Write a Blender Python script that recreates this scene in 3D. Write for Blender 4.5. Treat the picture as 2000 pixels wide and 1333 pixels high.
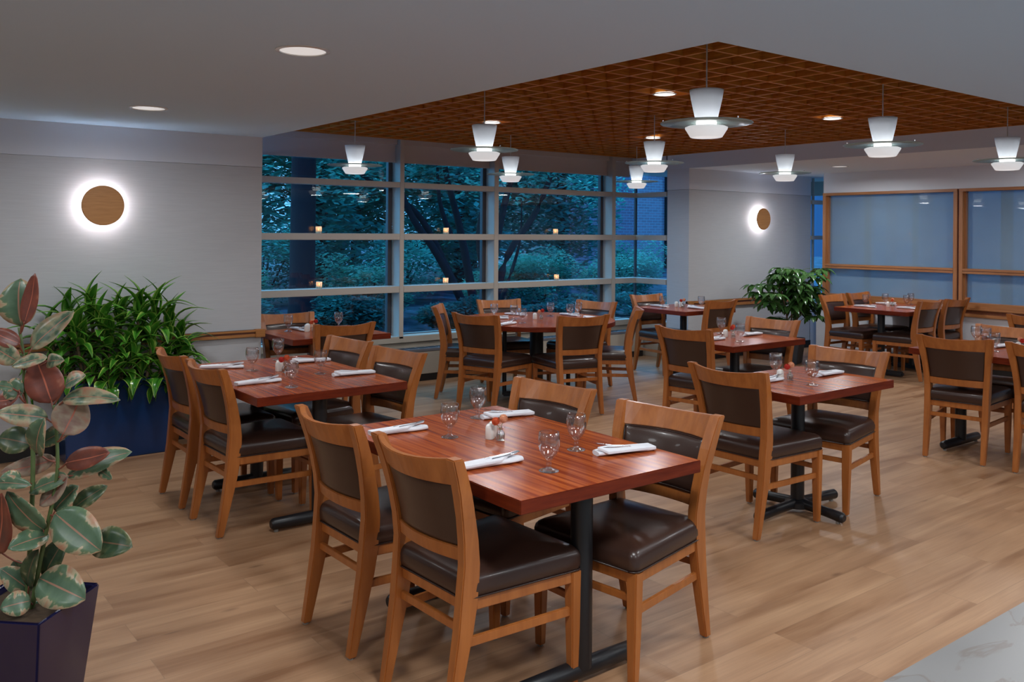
import bpy, bmesh, math, random
from mathutils import Vector, Matrix, noise
D = bpy.data
SC = bpy.context.scene
COL = SC.collection
for o in list(D.objects): D.objects.remove(o)
PI = math.pi
# ------------------------------------------------------------------ camera
YAW, ROLL, HC = math.radians(37.54), 0.0072, 1.60
cam = D.objects.new('camera', D.cameras.new('camera')); COL.objects.link(cam)
cam.data.sensor_width = 36; cam.data.lens = 1724/2000*36
cam.data.shift_y = -(666.5-454.4)/2000
cam.data.clip_end = 200
fwv = Vector((math.sin(YAW), math.cos(YAW), 0)); rtv = Vector((math.cos(YAW), -math.sin(YAW), 0)); upv = Vector((0,0,1))
r2 = rtv*math.cos(ROLL) + upv*math.sin(ROLL); u2 = upv*math.cos(ROLL) - rtv*math.sin(ROLL)
cam.matrix_world = Matrix(((r2.x,u2.x,-fwv.x,0),(r2.y,u2.y,-fwv.y,0),(r2.z,u2.z,-fwv.z,HC),(0,0,0,1)))
SC.camera = cam
# ------------------------------------------------------------------ world, exposure
SC.view_settings.view_transform = 'Standard'; SC.view_settings.look = 'None'
SC.view_settings.exposure = 0; SC.view_settings.gamma = 1; SC.view_settings.use_curve_mapping = False
W = D.worlds.new('dusk'); SC.world = W; W.use_nodes = True
wn = W.node_tree.nodes; wl = W.node_tree.links; wn.clear()
wo = wn.new('ShaderNodeOutputWorld'); wb = wn.new('ShaderNodeBackground'); wr = wn.new('ShaderNodeValToRGB')
wt = wn.new('ShaderNodeTexCoord'); wd = wn.new('ShaderNodeVectorMath'); wd.operation = 'DOT_PRODUCT'
wd.inputs[1].default_value = (-0.10, 0.80, 0.60)
wr.color_ramp.elements[0].position = 0.40; wr.color_ramp.elements[0].color = (0.010, 0.060, 0.20, 1)
wr.color_ramp.elements[1].position = 0.72; wr.color_ramp.elements[1].color = (0.11, 0.45, 0.85, 1)
wl.new(wt.outputs['Generated'], wd.inputs[0]); wl.new(wd.outputs['Value'], wr.inputs[0])
wl.new(wr.outputs[0], wb.inputs[0])
ws = wn.new('ShaderNodeSeparateXYZ'); wz = wn.new('ShaderNodeMapRange'); wz.inputs['From Min'].default_value = .08; wz.inputs['From Max'].default_value = 1; wz.inputs['To Min'].default_value = 2.1; wz.inputs['To Max'].default_value = 10
wl.new(wt.outputs['Generated'], ws.inputs[0]); wl.new(ws.outputs['Z'], wz.inputs['Value']); wl.new(wz.outputs[0], wb.inputs[1]); wl.new(wb.outputs[0], wo.inputs[0])
LK = 0.70   # one factor for all electric lamps

# ------------------------------------------------------------------ helpers
def tag(o, label=None, cat=None, group=None, kind=None):
    if label: o['label'] = label
    if cat: o['category'] = cat
    if group: o['group'] = group
    if kind: o['kind'] = kind
    return o
def empty(name, loc=(0,0,0), rz=0):
    o = D.objects.new(name, None); COL.objects.link(o); o.location = loc; o.rotation_euler.z = rz
    o.empty_display_size = .1; return o
def kids(o): return [c for c in ALLK.get(o.name, [])]
ALLK = {}
def link(name, me, m, parent=None, label=None):
    o = D.objects.new(name, me); COL.objects.link(o)
    if m is not None and len(me.materials) == 0: me.materials.append(m)
    if parent is not None: o.parent = parent; ALLK.setdefault(parent.name, []).append(o)
    if label: o['label'] = label
    return o
def build(name, bm, m, parent=None, smooth=False, bevel=0, label=None, seg=2, ang=35):
    bmesh.ops.recalc_face_normals(bm, faces=bm.faces)
    if bevel:
        es = [e for e in bm.edges if len(e.link_faces) == 2 and e.calc_face_angle(0) > math.radians(ang)]
        bmesh.ops.bevel(bm, geom=es, offset=bevel, segments=seg, affect='EDGES', clamp_overlap=True)
    me = D.meshes.new(name); bm.to_mesh(me); bm.free()
    if smooth:
        for p in me.polygons: p.use_smooth = True
        if smooth != 'all':
            try: me.set_sharp_from_angle(angle=math.radians(40))
            except Exception: pass
    return link(name, me, m, parent, label)
def copy_tree(o, parent=None):
    c = o.copy(); COL.objects.link(c)
    if parent is not None: c.parent = parent; ALLK.setdefault(parent.name, []).append(c)
    for k in kids(o): copy_tree(k, c)
    return c
def box(bm, x0, x1, y0, y1, z0, z1):
    v = [bm.verts.new(p) for p in ((x0,y0,z0),(x1,y0,z0),(x1,y1,z0),(x0,y1,z0),(x0,y0,z1),(x1,y0,z1),(x1,y1,z1),(x0,y1,z1))]
    for f in ((0,3,2,1),(4,5,6,7),(0,1,5,4),(1,2,6,5),(2,3,7,6),(3,0,4,7)): bm.faces.new([v[i] for i in f])
def BX(*a):
    bm = bmesh.new(); box(bm, *a); return bm
def loft(bm, rings, cap=True, closed=True):
    R = [[bm.verts.new(p) for p in r] for r in rings]; n = len(R[0])
    for a, b in zip(R[:-1], R[1:]):
        for i in range(n if closed else n-1):
            j = (i+1) % n; bm.faces.new((a[i], a[j], b[j], b[i]))
    if cap:
        bm.faces.new(R[0][::-1]); bm.faces.new(R[-1])
    return R
def lathe(bm, prof, n=24, cx=0, cy=0, cz=0, cap0=True, cap1=True):
    R = []
    for r, z in prof:
        R.append([bm.verts.new((cx+r*math.cos(2*PI*i/n), cy+r*math.sin(2*PI*i/n), cz+z)) for i in range(n)])
    for a, b in zip(R[:-1], R[1:]):
        for i in range(n): bm.faces.new((a[i], a[(i+1)%n], b[(i+1)%n], b[i]))
    if cap0: bm.faces.new(R[0][::-1])
    if cap1: bm.faces.new(R[-1])
def LT(prof, n=24, **k):
    bm = bmesh.new(); lathe(bm, prof, n, **k); return bm
def tube(bm, pts, rad, n=8):
    pts = [Vector(p) for p in pts]; rings = []
    for i, p in enumerate(pts):
        d = (pts[min(i+1, len(pts)-1)] - pts[max(i-1, 0)]).normalized()
        a = d.cross(Vector((0,0,1)) if abs(d.z) < .9 else Vector((1,0,0))).normalized(); b = d.cross(a)
        r = rad[i] if isinstance(rad, (list, tuple)) else rad
        rings.append([p + a*r*math.cos(2*PI*k/n) + b*r*math.sin(2*PI*k/n) for k in range(n)])
    loft(bm, rings)
def smoothpts(pts, n=4):
    pts = [Vector(p) for p in pts]; out = []
    for i in range(len(pts)-1):
        p0 = pts[max(i-1,0)]; p1 = pts[i]; p2 = pts[i+1]; p3 = pts[min(i+2, len(pts)-1)]
        for k in range(n):
            t = k/n
            out.append(.5*((2*p1)+(p2-p0)*t+(2*p0-5*p1+4*p2-p3)*t*t+(3*p1-p0-3*p2+p3)*t**3))
    out.append(pts[-1]); return out

# ------------------------------------------------------------------ materials
def newmat(name):
    m = D.materials.new(name); m.use_nodes = True; nt = m.node_tree
    return m, nt, nt.nodes['Principled BSDF']
def N(nt, t, **k):
    n = nt.nodes.new(t)
    for a, b in k.items(): setattr(n, a, b)
    return n
def pm(name, col, rough=.5, metal=0, coat=0, spec=.5, bump=0, bscale=200, **kw):
    m, nt, b = newmat(name)
    b.inputs['Base Color'].default_value = (*col, 1); b.inputs['Roughness'].default_value = rough
    b.inputs['Metallic'].default_value = metal; b.inputs['Coat Weight'].default_value = coat
    b.inputs['Specular IOR Level'].default_value = spec
    tc = N(nt, 'ShaderNodeTexCoord'); no = N(nt, 'ShaderNodeTexNoise'); no.inputs['Scale'].default_value = bscale
    nt.links.new(tc.outputs['Object'], no.inputs['Vector'])
    if bump:
        bp = N(nt, 'ShaderNodeBump'); bp.inputs['Strength'].default_value = bump; bp.inputs['Distance'].default_value = .002
        nt.links.new(no.outputs['Fac'], bp.inputs['Height']); nt.links.new(bp.outputs['Normal'], b.inputs['Normal'])
    else:
        mr = N(nt, 'ShaderNodeMapRange'); mr.inputs['To Min'].default_value = max(rough-.05, 0); mr.inputs['To Max'].default_value = rough+.05
        nt.links.new(no.outputs['Fac'], mr.inputs['Value']); nt.links.new(mr.outputs['Result'], b.inputs['Roughness'])
    for k, v in kw.items(): b.inputs[k.replace('_', ' ')].default_value = v
    return m
def wood(name, c0, c1, stretch, scale=1.0, rough=.35, coat=.3, coord='Object', contrast=(.3,.7), spec=.5):
    """streaky grain: noise squeezed across the grain"""
    m, nt, b = newmat(name); L = nt.links
    tc = N(nt, 'ShaderNodeTexCoord'); mp = N(nt, 'ShaderNodeMapping'); mp.inputs['Scale'].default_value = stretch
    no = N(nt, 'ShaderNodeTexNoise'); no.inputs['Scale'].default_value = scale; no.inputs['Detail'].default_value = 6; no.inputs['Roughness'].default_value = .6
    ob = N(nt, 'ShaderNodeObjectInfo'); ad = N(nt, 'ShaderNodeVectorMath'); ad.operation = 'ADD'
    L.new(tc.outputs[coord], ad.inputs[0]); L.new(ob.outputs['Random'], ad.inputs[1])
    L.new(ad.outputs[0], mp.inputs['Vector']); L.new(mp.outputs[0], no.inputs['Vector'])
    cr = N(nt, 'ShaderNodeValToRGB'); cr.color_ramp.elements[0].position = contrast[0]; cr.color_ramp.elements[1].position = contrast[1]
    cr.color_ramp.elements[0].color = (*c0, 1); cr.color_ramp.elements[1].color = (*c1, 1)
    L.new(no.outputs['Fac'], cr.inputs[0]); L.new(cr.outputs[0], b.inputs['Base Color'])
    b.inputs['Roughness'].default_value = rough; b.inputs['Coat Weight'].default_value = coat; b.inputs['Coat Roughness'].default_value = .2
    b.inputs['Specular IOR Level'].default_value = spec
    return m
M = {}
M['chair'] = wood('chair_wood', (.33,.098,.020), (.46,.152,.034), (18,18,1.6), 1.6, rough=.36, coat=.25)
M['glide'] = pm('glide', (.25,.24,.22), .4)
M['table'] = wood('table_wood', (.22,.028,.006), (.48,.11,.022), (44,1.0,20), 1.2, rough=.22, coat=0, contrast=(.36,.66), spec=.22)
M['tedge'] = wood('table_edge', (.10,.012,.004), (.18,.026,.008), (6,6,60), 1.2, rough=.3, coat=0, spec=.22)
M['leather'] = pm('brown_leather', (.042,.019,.013), .31, bump=.12, bscale=260, coat=.12)
M['piping'] = pm('leather_piping', (.03,.014,.01), .3)
M['black'] = pm('black_metal', (.010,.010,.012), .38, bump=.05)
M['rail'] = wood('rail_wood', (.36,.14,.035), (.50,.21,.06), (1.2,20,30), 2, rough=.4, coat=.2)
M['railY'] = wood('rail_wood_long', (.30,.12,.045), (.44,.19,.07), (20,1.2,20), 2, rough=.4, coat=.2)
M['railV'] = wood('rail_wood_upright', (.30,.12,.045), (.44,.19,.07), (20,20,1.2), 2, rough=.4, coat=.2)
M['railD'] = wood('rail_groove', (.12,.035,.015), (.2,.06,.02), (1.2,20,30), 2, rough=.5, coat=0)
M['lattice'] = wood('lattice_wood', (.38,.12,.014), (.62,.23,.032), (3,3,26), 2.5, rough=.5, coat=0, spec=.25)
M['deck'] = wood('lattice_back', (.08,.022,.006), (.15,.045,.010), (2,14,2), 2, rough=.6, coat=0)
M['base'] = pm('rubber_base', (.012,.010,.010), .5)
M['ceil'] = pm('ceiling_paint', (.575,.75,.94), .9, spec=.2)
M['ceil2'] = pm('ceiling_paint_light', (.72,.78,.86), .9, spec=.2)
M['plain'] = pm('plain_paint', (.70,.73,.79), .8, spec=.25)
M['trimw'] = pm('window_paint', (.52,.46,.40), .45)
M['cream'] = pm('cream_enamel', (.46,.41,.34), .5)
M['grille'] = pm('grey_grille', (.22,.22,.25), .4, metal=.4)
M['shade'] = pm('blind_fabric', (.52,.47,.45), .85, bump=.3, bscale=900)
def wallpaper():
    m, nt, b = newmat('wallcovering'); L = nt.links
    tc = N(nt, 'ShaderNodeTexCoord'); mp = N(nt, 'ShaderNodeMapping'); mp.inputs['Scale'].default_value = (6, 6, 260)
    no = N(nt, 'ShaderNodeTexNoise'); no.inputs['Scale'].default_value = 1.0; no.inputs['Detail'].default_value = 4
    L.new(tc.outputs['Object'], mp.inputs[0]); L.new(mp.outputs[0], no.inputs['Vector'])
    cr = N(nt, 'ShaderNodeValToRGB'); cr.color_ramp.elements[0].color = (.525,.535,.56,1); cr.color_ramp.elements[1].color = (.565,.575,.60,1)
    cr.color_ramp.elements[0].position = .35; cr.color_ramp.elements[1].position = .65
    L.new(no.outputs['Fac'], cr.inputs[0]); L.new(cr.outputs[0], b.inputs['Base Color'])
    bp = N(nt, 'ShaderNodeBump'); bp.inputs['Strength'].default_value = .25; bp.inputs['Distance'].default_value = .001
    L.new(no.outputs['Fac'], bp.inputs['Height']); L.new(bp.outputs[0], b.inputs['Normal'])
    b.inputs['Roughness'].default_value = .55; b.inputs['Specular IOR Level'].default_value = .3
    return m
M['wall'] = wallpaper()
def floormat():
    m, nt, b = newmat('plank_floor'); L = nt.links
    tc = N(nt, 'ShaderNodeTexCoord')
    br = N(nt, 'ShaderNodeTexBrick'); br.offset = .37; br.offset_frequency = 2
    br.inputs['Scale'].default_value = 1; br.inputs['Brick Width'].default_value = 1.5; br.inputs['Row Height'].default_value = .18
    br.inputs['Mortar Size'].default_value = .0012; br.inputs['Mortar Smooth'].default_value = .1; br.inputs['Bias'].default_value = 0
    br.inputs['Color1'].default_value = (0,0,0,1); br.inputs['Color2'].default_value = (1,1,1,1); br.inputs['Mortar'].default_value = (.5,.5,.5,1)
    L.new(tc.outputs['Object'], br.inputs['Vector'])
    # per plank offset of the grain
    sc = N(nt, 'ShaderNodeVectorMath'); sc.operation = 'SCALE'; sc.inputs['Scale'].default_value = 2.2
    L.new(br.outputs['Color'], sc.inputs[0])
    ad = N(nt, 'ShaderNodeVectorMath'); ad.operation = 'ADD'; L.new(tc.outputs['Object'], ad.inputs[0]); L.new(sc.outputs[0], ad.inputs[1])
    def noise(scale, st, det=5, dist=0):
        mp = N(nt, 'ShaderNodeMapping'); mp.inputs['Scale'].default_value = st; L.new(ad.outputs[0], mp.inputs[0])
        no = N(nt, 'ShaderNodeTexNoise'); no.inputs['Scale'].default_value = scale; no.inputs['Detail'].default_value = det; no.inputs['Distortion'].default_value = dist
        L.new(mp.outputs[0], no.inputs['Vector']); return no
    n1 = noise(1.6, (.55, 5, 1), 4, .6)
    cr = N(nt, 'ShaderNodeValToRGB'); e = cr.color_ramp.elements
    e[0].position = .28; e[0].color = (.25,.118,.054,1); e[1].position = .72; e[1].color = (.50,.295,.165,1)
    x = cr.color_ramp.elements.new(.48); x.color = (.39,.215,.115,1)
    L.new(n1.outputs['Fac'], cr.inputs[0])
    n2 = noise(3, (1.2, 40, 1), 6)
    mx = N(nt, 'ShaderNodeMixRGB', blend_type='OVERLAY'); mx.inputs[0].default_value = .18; L.new(cr.outputs[0], mx.inputs[1]); L.new(n2.outputs['Fac'], mx.inputs[2])
    # knots
    vm = N(nt, 'ShaderNodeMapping'); vm.inputs['Scale'].default_value = (1.3, 3.6, 1); L.new(ad.outputs[0], vm.inputs[0])
    vo = N(nt, 'ShaderNodeTexVoronoi'); vo.inputs['Scale'].default_value = 1.5; L.new(vm.outputs[0], vo.inputs['Vector'])
    kr = N(nt, 'ShaderNodeMapRange'); kr.inputs['From Min'].default_value = .02; kr.inputs['From Max'].default_value = .10; kr.inputs['To Min'].default_value = .6; kr.inputs['To Max'].default_value = 0
    L.new(vo.outputs['Distance'], kr.inputs[0])
    mk = N(nt, 'ShaderNodeMixRGB'); mk.inputs[2].default_value = (.12,.055,.03,1); L.new(kr.outputs[0], mk.inputs[0]); L.new(mx.outputs[0], mk.inputs[1])
    # plank tone
    pt = N(nt, 'ShaderNodeMapRange'); pt.inputs['To Min'].default_value = .96; pt.inputs['To Max'].default_value = 1.03; L.new(br.outputs['Color'], pt.inputs[0])
    ml = N(nt, 'ShaderNodeVectorMath'); ml.operation = 'SCALE'; L.new(mk.outputs[0], ml.inputs[0]); L.new(pt.outputs[0], ml.inputs['Scale'])
    mo = N(nt, 'ShaderNodeMixRGB'); mo.inputs[2].default_value = (.29,.165,.09,1); L.new(br.outputs['Fac'], mo.inputs[0]); L.new(ml.outputs[0], mo.inputs[1])
    L.new(mo.outputs[0], b.inputs['Base Color'])
    b.inputs['Roughness'].default_value = .42; b.inputs['Specular IOR Level'].default_value = .4
    bp = N(nt, 'ShaderNodeBump'); bp.inputs['Strength'].default_value = .12; bp.inputs['Distance'].default_value = .001
    L.new(n2.outputs['Fac'], bp.inputs['Height']); L.new(bp.outputs[0], b.inputs['Normal'])
    return m
M['floor'] = floormat()
def marble():
    m, nt, b = newmat('marble_tile'); L = nt.links
    tc = N(nt, 'ShaderNodeTexCoord'); no = N(nt, 'ShaderNodeTexNoise'); no.inputs['Scale'].default_value = 2.2; no.inputs['Detail'].default_value = 8; no.inputs['Distortion'].default_value = 1.6
    mp = N(nt, 'ShaderNodeMapping'); mp.inputs['Scale'].default_value = (.7,1.5,1); L.new(tc.outputs['Object'], mp.inputs[0]); L.new(mp.outputs[0], no.inputs['Vector'])
    cr = N(nt, 'ShaderNodeValToRGB'); e = cr.color_ramp.elements; e[0].position = .455; e[0].color = (.265,.262,.26,1); e[1].position = .50; e[1].color = (.28,.278,.275,1)
    x = e.new(.475); x.color = (.225,.20,.18,1)
    L.new(no.outputs['Fac'], cr.inputs[0]); L.new(cr.outputs[0], b.inputs['Base Color']); b.inputs['Roughness'].default_value = .3
    return m
M['marble'] = marble()
def glassmat(name, tint=(1,1,1), ior=1.45):
    m, nt, b = newmat(name)
    b.inputs['Base Color'].default_value = (*tint, 1); b.inputs['Transmission Weight'].default_value = 1; b.inputs['Roughness'].default_value = 0.0; b.inputs['IOR'].default_value = ior
    return m

def panemat(name, tint, gl):
    """clear sheet: sees through, with mirror-like reflection rising at grazing angles"""
    m, nt, b = newmat(name); L = nt.links; nt.nodes.remove(b); out = nt.nodes['Material Output']
    t = N(nt, 'ShaderNodeBsdfTransparent'); t.inputs[0].default_value = (*tint, 1); g = N(nt, 'ShaderNodeBsdfGlossy'); g.inputs['Roughness'].default_value = 0.0 if gl < 2 else .07
    lw = N(nt, 'ShaderNodeLayerWeight'); pw = N(nt, 'ShaderNodeMath', operation='POWER'); pw.inputs[1].default_value = 5 if gl < 2 else 2.0; L.new(lw.outputs['Facing'], pw.inputs[0])
    mm = N(nt, 'ShaderNodeMath', operation='MULTIPLY_ADD', use_clamp=True); mm.inputs[1].default_value = .9; mm.inputs[2].default_value = .025*gl
    L.new(pw.outputs[0], mm.inputs[0]); mx = N(nt, 'ShaderNodeMixShader'); L.new(mm.outputs[0], mx.inputs[0]); L.new(t.outputs[0], mx.inputs[1]); L.new(g.outputs[0], mx.inputs[2]); L.new(mx.outputs[0], out.inputs[0])
    return m
M['pane'] = panemat('window_glass', (.93,.96,.97), 1.5)
M['glass'] = panemat('goblet_glass', (.955,.96,.965), 4.6)
def frosted():
    m, nt, b = newmat('frosted_glass'); L = nt.links; nt.nodes.remove(b); out = nt.nodes['Material Output']
    tc = N(nt, 'ShaderNodeTexCoord'); no = N(nt, 'ShaderNodeTexNoise'); no.inputs['Scale'].default_value = 1.3; L.new(tc.outputs['Object'], no.inputs['Vector'])
    t = N(nt, 'ShaderNodeBsdfTransparent'); t.inputs[0].default_value = (.62,.72,.72,1)
    d = N(nt, 'ShaderNodeBsdfTranslucent'); d.inputs[0].default_value = (.75,.85,.9,1); f = N(nt, 'ShaderNodeBsdfDiffuse'); f.inputs[0].default_value = (.62,.74,.80,1)
    a = N(nt, 'ShaderNodeMixShader'); a.inputs[0].default_value = .35; L.new(d.outputs[0], a.inputs[1]); L.new(f.outputs[0], a.inputs[2])
    mr = N(nt, 'ShaderNodeMapRange'); mr.inputs['To Min'].default_value = .42; mr.inputs['To Max'].default_value = .66; L.new(no.outputs['Fac'], mr.inputs[0])
    c = N(nt, 'ShaderNodeMixShader'); L.new(mr.outputs[0], c.inputs[0]); L.new(t.outputs[0], c.inputs[1]); L.new(a.outputs[0], c.inputs[2])
    g = N(nt, 'ShaderNodeBsdfGlossy'); g.inputs['Roughness'].default_value = .02; fr = N(nt, 'ShaderNodeMath', operation='MULTIPLY_ADD'); lw = N(nt, 'ShaderNodeLayerWeight'); pw = N(nt, 'ShaderNodeMath', operation='POWER'); pw.inputs[1].default_value = 5; L.new(lw.outputs['Facing'], pw.inputs[0]); L.new(pw.outputs[0], fr.inputs[0]); fr.inputs[1].default_value = .9; fr.inputs[2].default_value = .04
    e = N(nt, 'ShaderNodeMixShader'); L.new(fr.outputs[0], e.inputs[0]); L.new(c.outputs[0], e.inputs[1]); L.new(g.outputs[0], e.inputs[2]); L.new(e.outputs[0], out.inputs[0])
    return m
M['frost'] = frosted()
def emis(name, col, s):
    m, nt, b = newmat(name); b.inputs['Emission Color'].default_value = (*col,1); b.inputs['Emission Strength'].default_value = s; b.inputs['Base Color'].default_value = (.8,.8,.8,1)
    return m
M['lampw'] = emis('lamp_white', (1,.98,.96), .52)
M['lampd'] = emis('lamp_bright', (1,.97,.92), 3.2)
M['ring'] = emis('sconce_ring', (.78,.87,1.0), 30)
def opal():
    m, nt, b = newmat('opal_glass'); L = nt.links; nt.nodes.remove(b); out = nt.nodes['Material Output']
    t = N(nt, 'ShaderNodeBsdfTranslucent'); t.inputs[0].default_value = (.9,.92,.95,1); f = N(nt, 'ShaderNodeBsdfDiffuse'); f.inputs[0].default_value = (.75,.76,.78,1)
    a = N(nt, 'ShaderNodeMixShader'); a.inputs[0].default_value = .45; L.new(t.outputs[0], a.inputs[1]); L.new(f.outputs[0], a.inputs[2])
    L.new(a.outputs[0], out.inputs[0]); return m
M['opal'] = opal()
def discmat():
    m, nt, b = newmat('disc_glass'); L = nt.links
    b.inputs['Base Color'].default_value = (.46,.56,.55,1); b.inputs['Roughness'].default_value = .18
    out = nt.nodes['Material Output']; t = N(nt, 'ShaderNodeBsdfTranslucent'); t.inputs[0].default_value = (.6,.72,.7,1); a = N(nt, 'ShaderNodeMixShader'); a.inputs[0].default_value = .4
    c = N(nt, 'ShaderNodeBsdfTransparent'); c.inputs[0].default_value = (.6,.75,.75,1); d = N(nt, 'ShaderNodeMixShader'); d.inputs[0].default_value = .10
    L.new(b.outputs[0], a.inputs[1]); L.new(t.outputs[0], a.inputs[2]); L.new(a.outputs[0], d.inputs[1]); L.new(c.outputs[0], d.inputs[2]); L.new(d.outputs[0], out.inputs[0]); return m
M['disc'] = discmat()
M['cord'] = pm('cord', (.45,.44,.42), .5)
M['sdisc'] = wood('sconce_wood', (.40,.17,.045), (.52,.24,.075), (2,2,30), 3, rough=.45, coat=.1)
M['navy'] = pm('navy_glaze', (.004,.035,.13), .25, coat=.2)
M['dnavy'] = pm('dark_navy_glaze', (.010,.010,.050), .16, coat=.4)
M['dgrey'] = pm('dark_grey_pot', (.035,.038,.045), .5)
M['soil'] = pm('soil', (.05,.028,.012), .95, bump=1, bscale=60)
M['napkin'] = pm('napkin_linen', (.78,.79,.84), .8, bump=.3, bscale=700)
M['steel'] = pm('cutlery_steel', (.6,.6,.62), .18, metal=1)
M['china'] = pm('white_china', (.78,.76,.72), .2, coat=.5)
M['fred'] = pm('bloom_red', (.62,.05,.035), .6, bump=.5, bscale=400)
M['forg'] = pm('bloom_orange', (.75,.16,.06), .6, bump=.5, bscale=400)
M['fpch'] = pm('bloom_peach', (.85,.45,.27), .6, bump=.5, bscale=400)
M['fstem'] = pm('flower_stem', (.10,.18,.04), .6)
M['water'] = panemat('vase_water', (.88,.92,.90), 2.2)
def cupmat():
    m, nt, b = newmat('candle_glass'); L = nt.links; nt.nodes.remove(b); out = nt.nodes['Material Output']
    t = N(nt, 'ShaderNodeBsdfTransparent'); t.inputs[0].default_value = (.85,.8,.7,1); s = N(nt, 'ShaderNodeBsdfTranslucent'); s.inputs[0].default_value = (.9,.8,.65,1)
    tc = N(nt, 'ShaderNodeTexCoord'); no = N(nt, 'ShaderNodeTexNoise'); no.inputs['Scale'].default_value = 60; L.new(tc.outputs['Object'], no.inputs['Vector'])
    x = N(nt, 'ShaderNodeMixShader'); L.new(no.outputs['Fac'], x.inputs[0]); L.new(t.outputs[0], x.inputs[1]); L.new(s.outputs[0], x.inputs[2]); L.new(x.outputs[0], out.inputs[0]); return m
M['cup'] = cupmat()
M['wax'] = emis('candle_flame', (1,.42,.10), 9)
def leafmat(name, stops, scale, rough=.35, edge=None, back=None, mid=None):
    """leaf: UV.x across (0..1), UV.y along"""
    m, nt, b = newmat(name); L = nt.links
    tc = N(nt, 'ShaderNodeTexCoord'); uv = N(nt, 'ShaderNodeSeparateXYZ'); L.new(tc.outputs['UV'], uv.inputs[0])
    ab = N(nt, 'ShaderNodeMath', operation='SUBTRACT'); ab.inputs[1].default_value = .5; L.new(uv.outputs[0], ab.inputs[0])
    ac = N(nt, 'ShaderNodeMath', operation='ABSOLUTE'); L.new(ab.outputs[0], ac.inputs[0])
    mp = N(nt, 'ShaderNodeMapping'); mp.inputs['Scale'].default_value = scale; L.new(tc.outputs['UV'], mp.inputs[0])
    ob = N(nt, 'ShaderNodeObjectInfo'); vs = N(nt, 'ShaderNodeVectorMath'); vs.operation = 'ADD'; L.new(mp.outputs[0], vs.inputs[0])
    rs = N(nt, 'ShaderNodeVectorMath'); rs.operation = 'SCALE'; rs.inputs['Scale'].default_value = 37; L.new(ob.outputs['Random'], rs.inputs[0]); L.new(rs.outputs[0], vs.inputs[1])
    no = N(nt, 'ShaderNodeTexNoise'); no.inputs['Scale'].default_value = 1; no.inputs['Detail'].default_value = 3; L.new(vs.outputs[0], no.inputs['Vector'])
    # noise + distance from midrib drives the variegation
    mu = N(nt, 'ShaderNodeMath', operation='MULTIPLY_ADD'); mu.inputs[1].default_value = edge if edge else 0.0; L.new(ac.outputs[0], mu.inputs[0]); L.new(no.outputs['Fac'], mu.inputs[2])
    cr = N(nt, 'ShaderNodeValToRGB'); e = cr.color_ramp.elements
    e[0].position, e[0].color = stops[0][0], (*stops[0][1],1); e[1].position, e[1].color = stops[-1][0], (*stops[-1][1],1)
    for p, c in stops[1:-1]: x = e.new(p); x.color = (*c,1)
    L.new(mu.outputs[0], cr.inputs[0]); col = cr.outputs[0]
    if mid:
        lt = N(nt, 'ShaderNodeMath', operation='LESS_THAN'); lt.inputs[1].default_value = .022; L.new(ac.outputs[0], lt.inputs[0])
        mx = N(nt, 'ShaderNodeMixRGB'); L.new(lt.outputs[0], mx.inputs[0]); L.new(col, mx.inputs[1]); mx.inputs[2].default_value = (*mid,1); col = mx.outputs[0]
    if back:
        ge = N(nt, 'ShaderNodeNewGeometry'); mx = N(nt, 'ShaderNodeMixRGB'); L.new(ge.outputs['Backfacing'], mx.inputs[0]); L.new(col, mx.inputs[1]); mx.inputs[2].default_value = (*back,1); col = mx.outputs[0]
    L.new(col, b.inputs['Base Color']); b.inputs['Roughness'].default_value = rough
    out = nt.nodes['Material Output']; tl = N(nt, 'ShaderNodeBsdfTranslucent'); L.new(col, tl.inputs[0]); ms = N(nt, 'ShaderNodeMixShader'); ms.inputs[0].default_value = .15
    L.new(b.outputs[0], ms.inputs[1]); L.new(tl.outputs[0], ms.inputs[2]); L.new(ms.outputs[0], out.inputs[0])
    return m
CRM, PNK, GRN, DGR = (.48,.40,.25), (.50,.17,.11), (.05,.10,.06), (.10,.17,.105)
M['fic_g'] = leafmat('rubber_leaf_top', [(.30,(.065,.13,.07)),(.70,(.12,.20,.12)),(.80,(.15,.23,.12)),(.835,CRM),(.98,(.52,.27,.16))], (2,5,1), edge=.75, mid=(.42,.22,.14))
M['fic_h'] = leafmat('rubber_leaf_pale', [(.30,GRN),(.55,DGR),(.60,(.21,.25,.15)),(.70,(.42,.37,.23)),(.86,(.50,.24,.15))], (1.6,4,1), edge=.50, mid=(.5,.22,.14))
M['fic_p'] = leafmat('rubber_leaf_under_pink', [(.3,(.13,.065,.055)),(.5,(.19,.065,.05)),(.8,(.30,.085,.055)),(.95,(.5,.2,.12))], (2,4,1), edge=.5, mid=(.6,.17,.10))
M['fic_q'] = leafmat('rubber_leaf_under_pale', [(.3,(.22,.17,.13)),(.5,(.32,.19,.15)),(.7,(.42,.33,.24)),(.9,(.5,.22,.15))], (2,5,1), edge=.5, mid=(.55,.18,.12))
M['fic_d'] = leafmat('rubber_leaf_dark', [(.3,(.03,.06,.03)),(.6,(.05,.09,.045)),(.8,(.12,.14,.06)),(.95,CRM)], (2,5,1), edge=.6, mid=(.2,.12,.07))
M['dra'] = leafmat('dracaena_leaf', [(.2,(.015,.085,.008)),(.5,(.04,.19,.018)),(.84,(.08,.28,.025)),(.93,(.42,.60,.12))], (9,1.2,1), rough=.22, edge=.85)
M['sch'] = leafmat('schefflera_leaf', [(.2,(.02,.07,.015)),(.5,(.045,.13,.03)),(.8,(.09,.20,.05))], (3,3,1), rough=.22, edge=.3, mid=(.14,.22,.07))
M['stemg'] = pm('green_stem', (.10,.15,.05), .5, bump=.3)
M['stemb'] = pm('brown_stem', (.14,.09,.05), .8, bump=.6, bscale=80)
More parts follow.
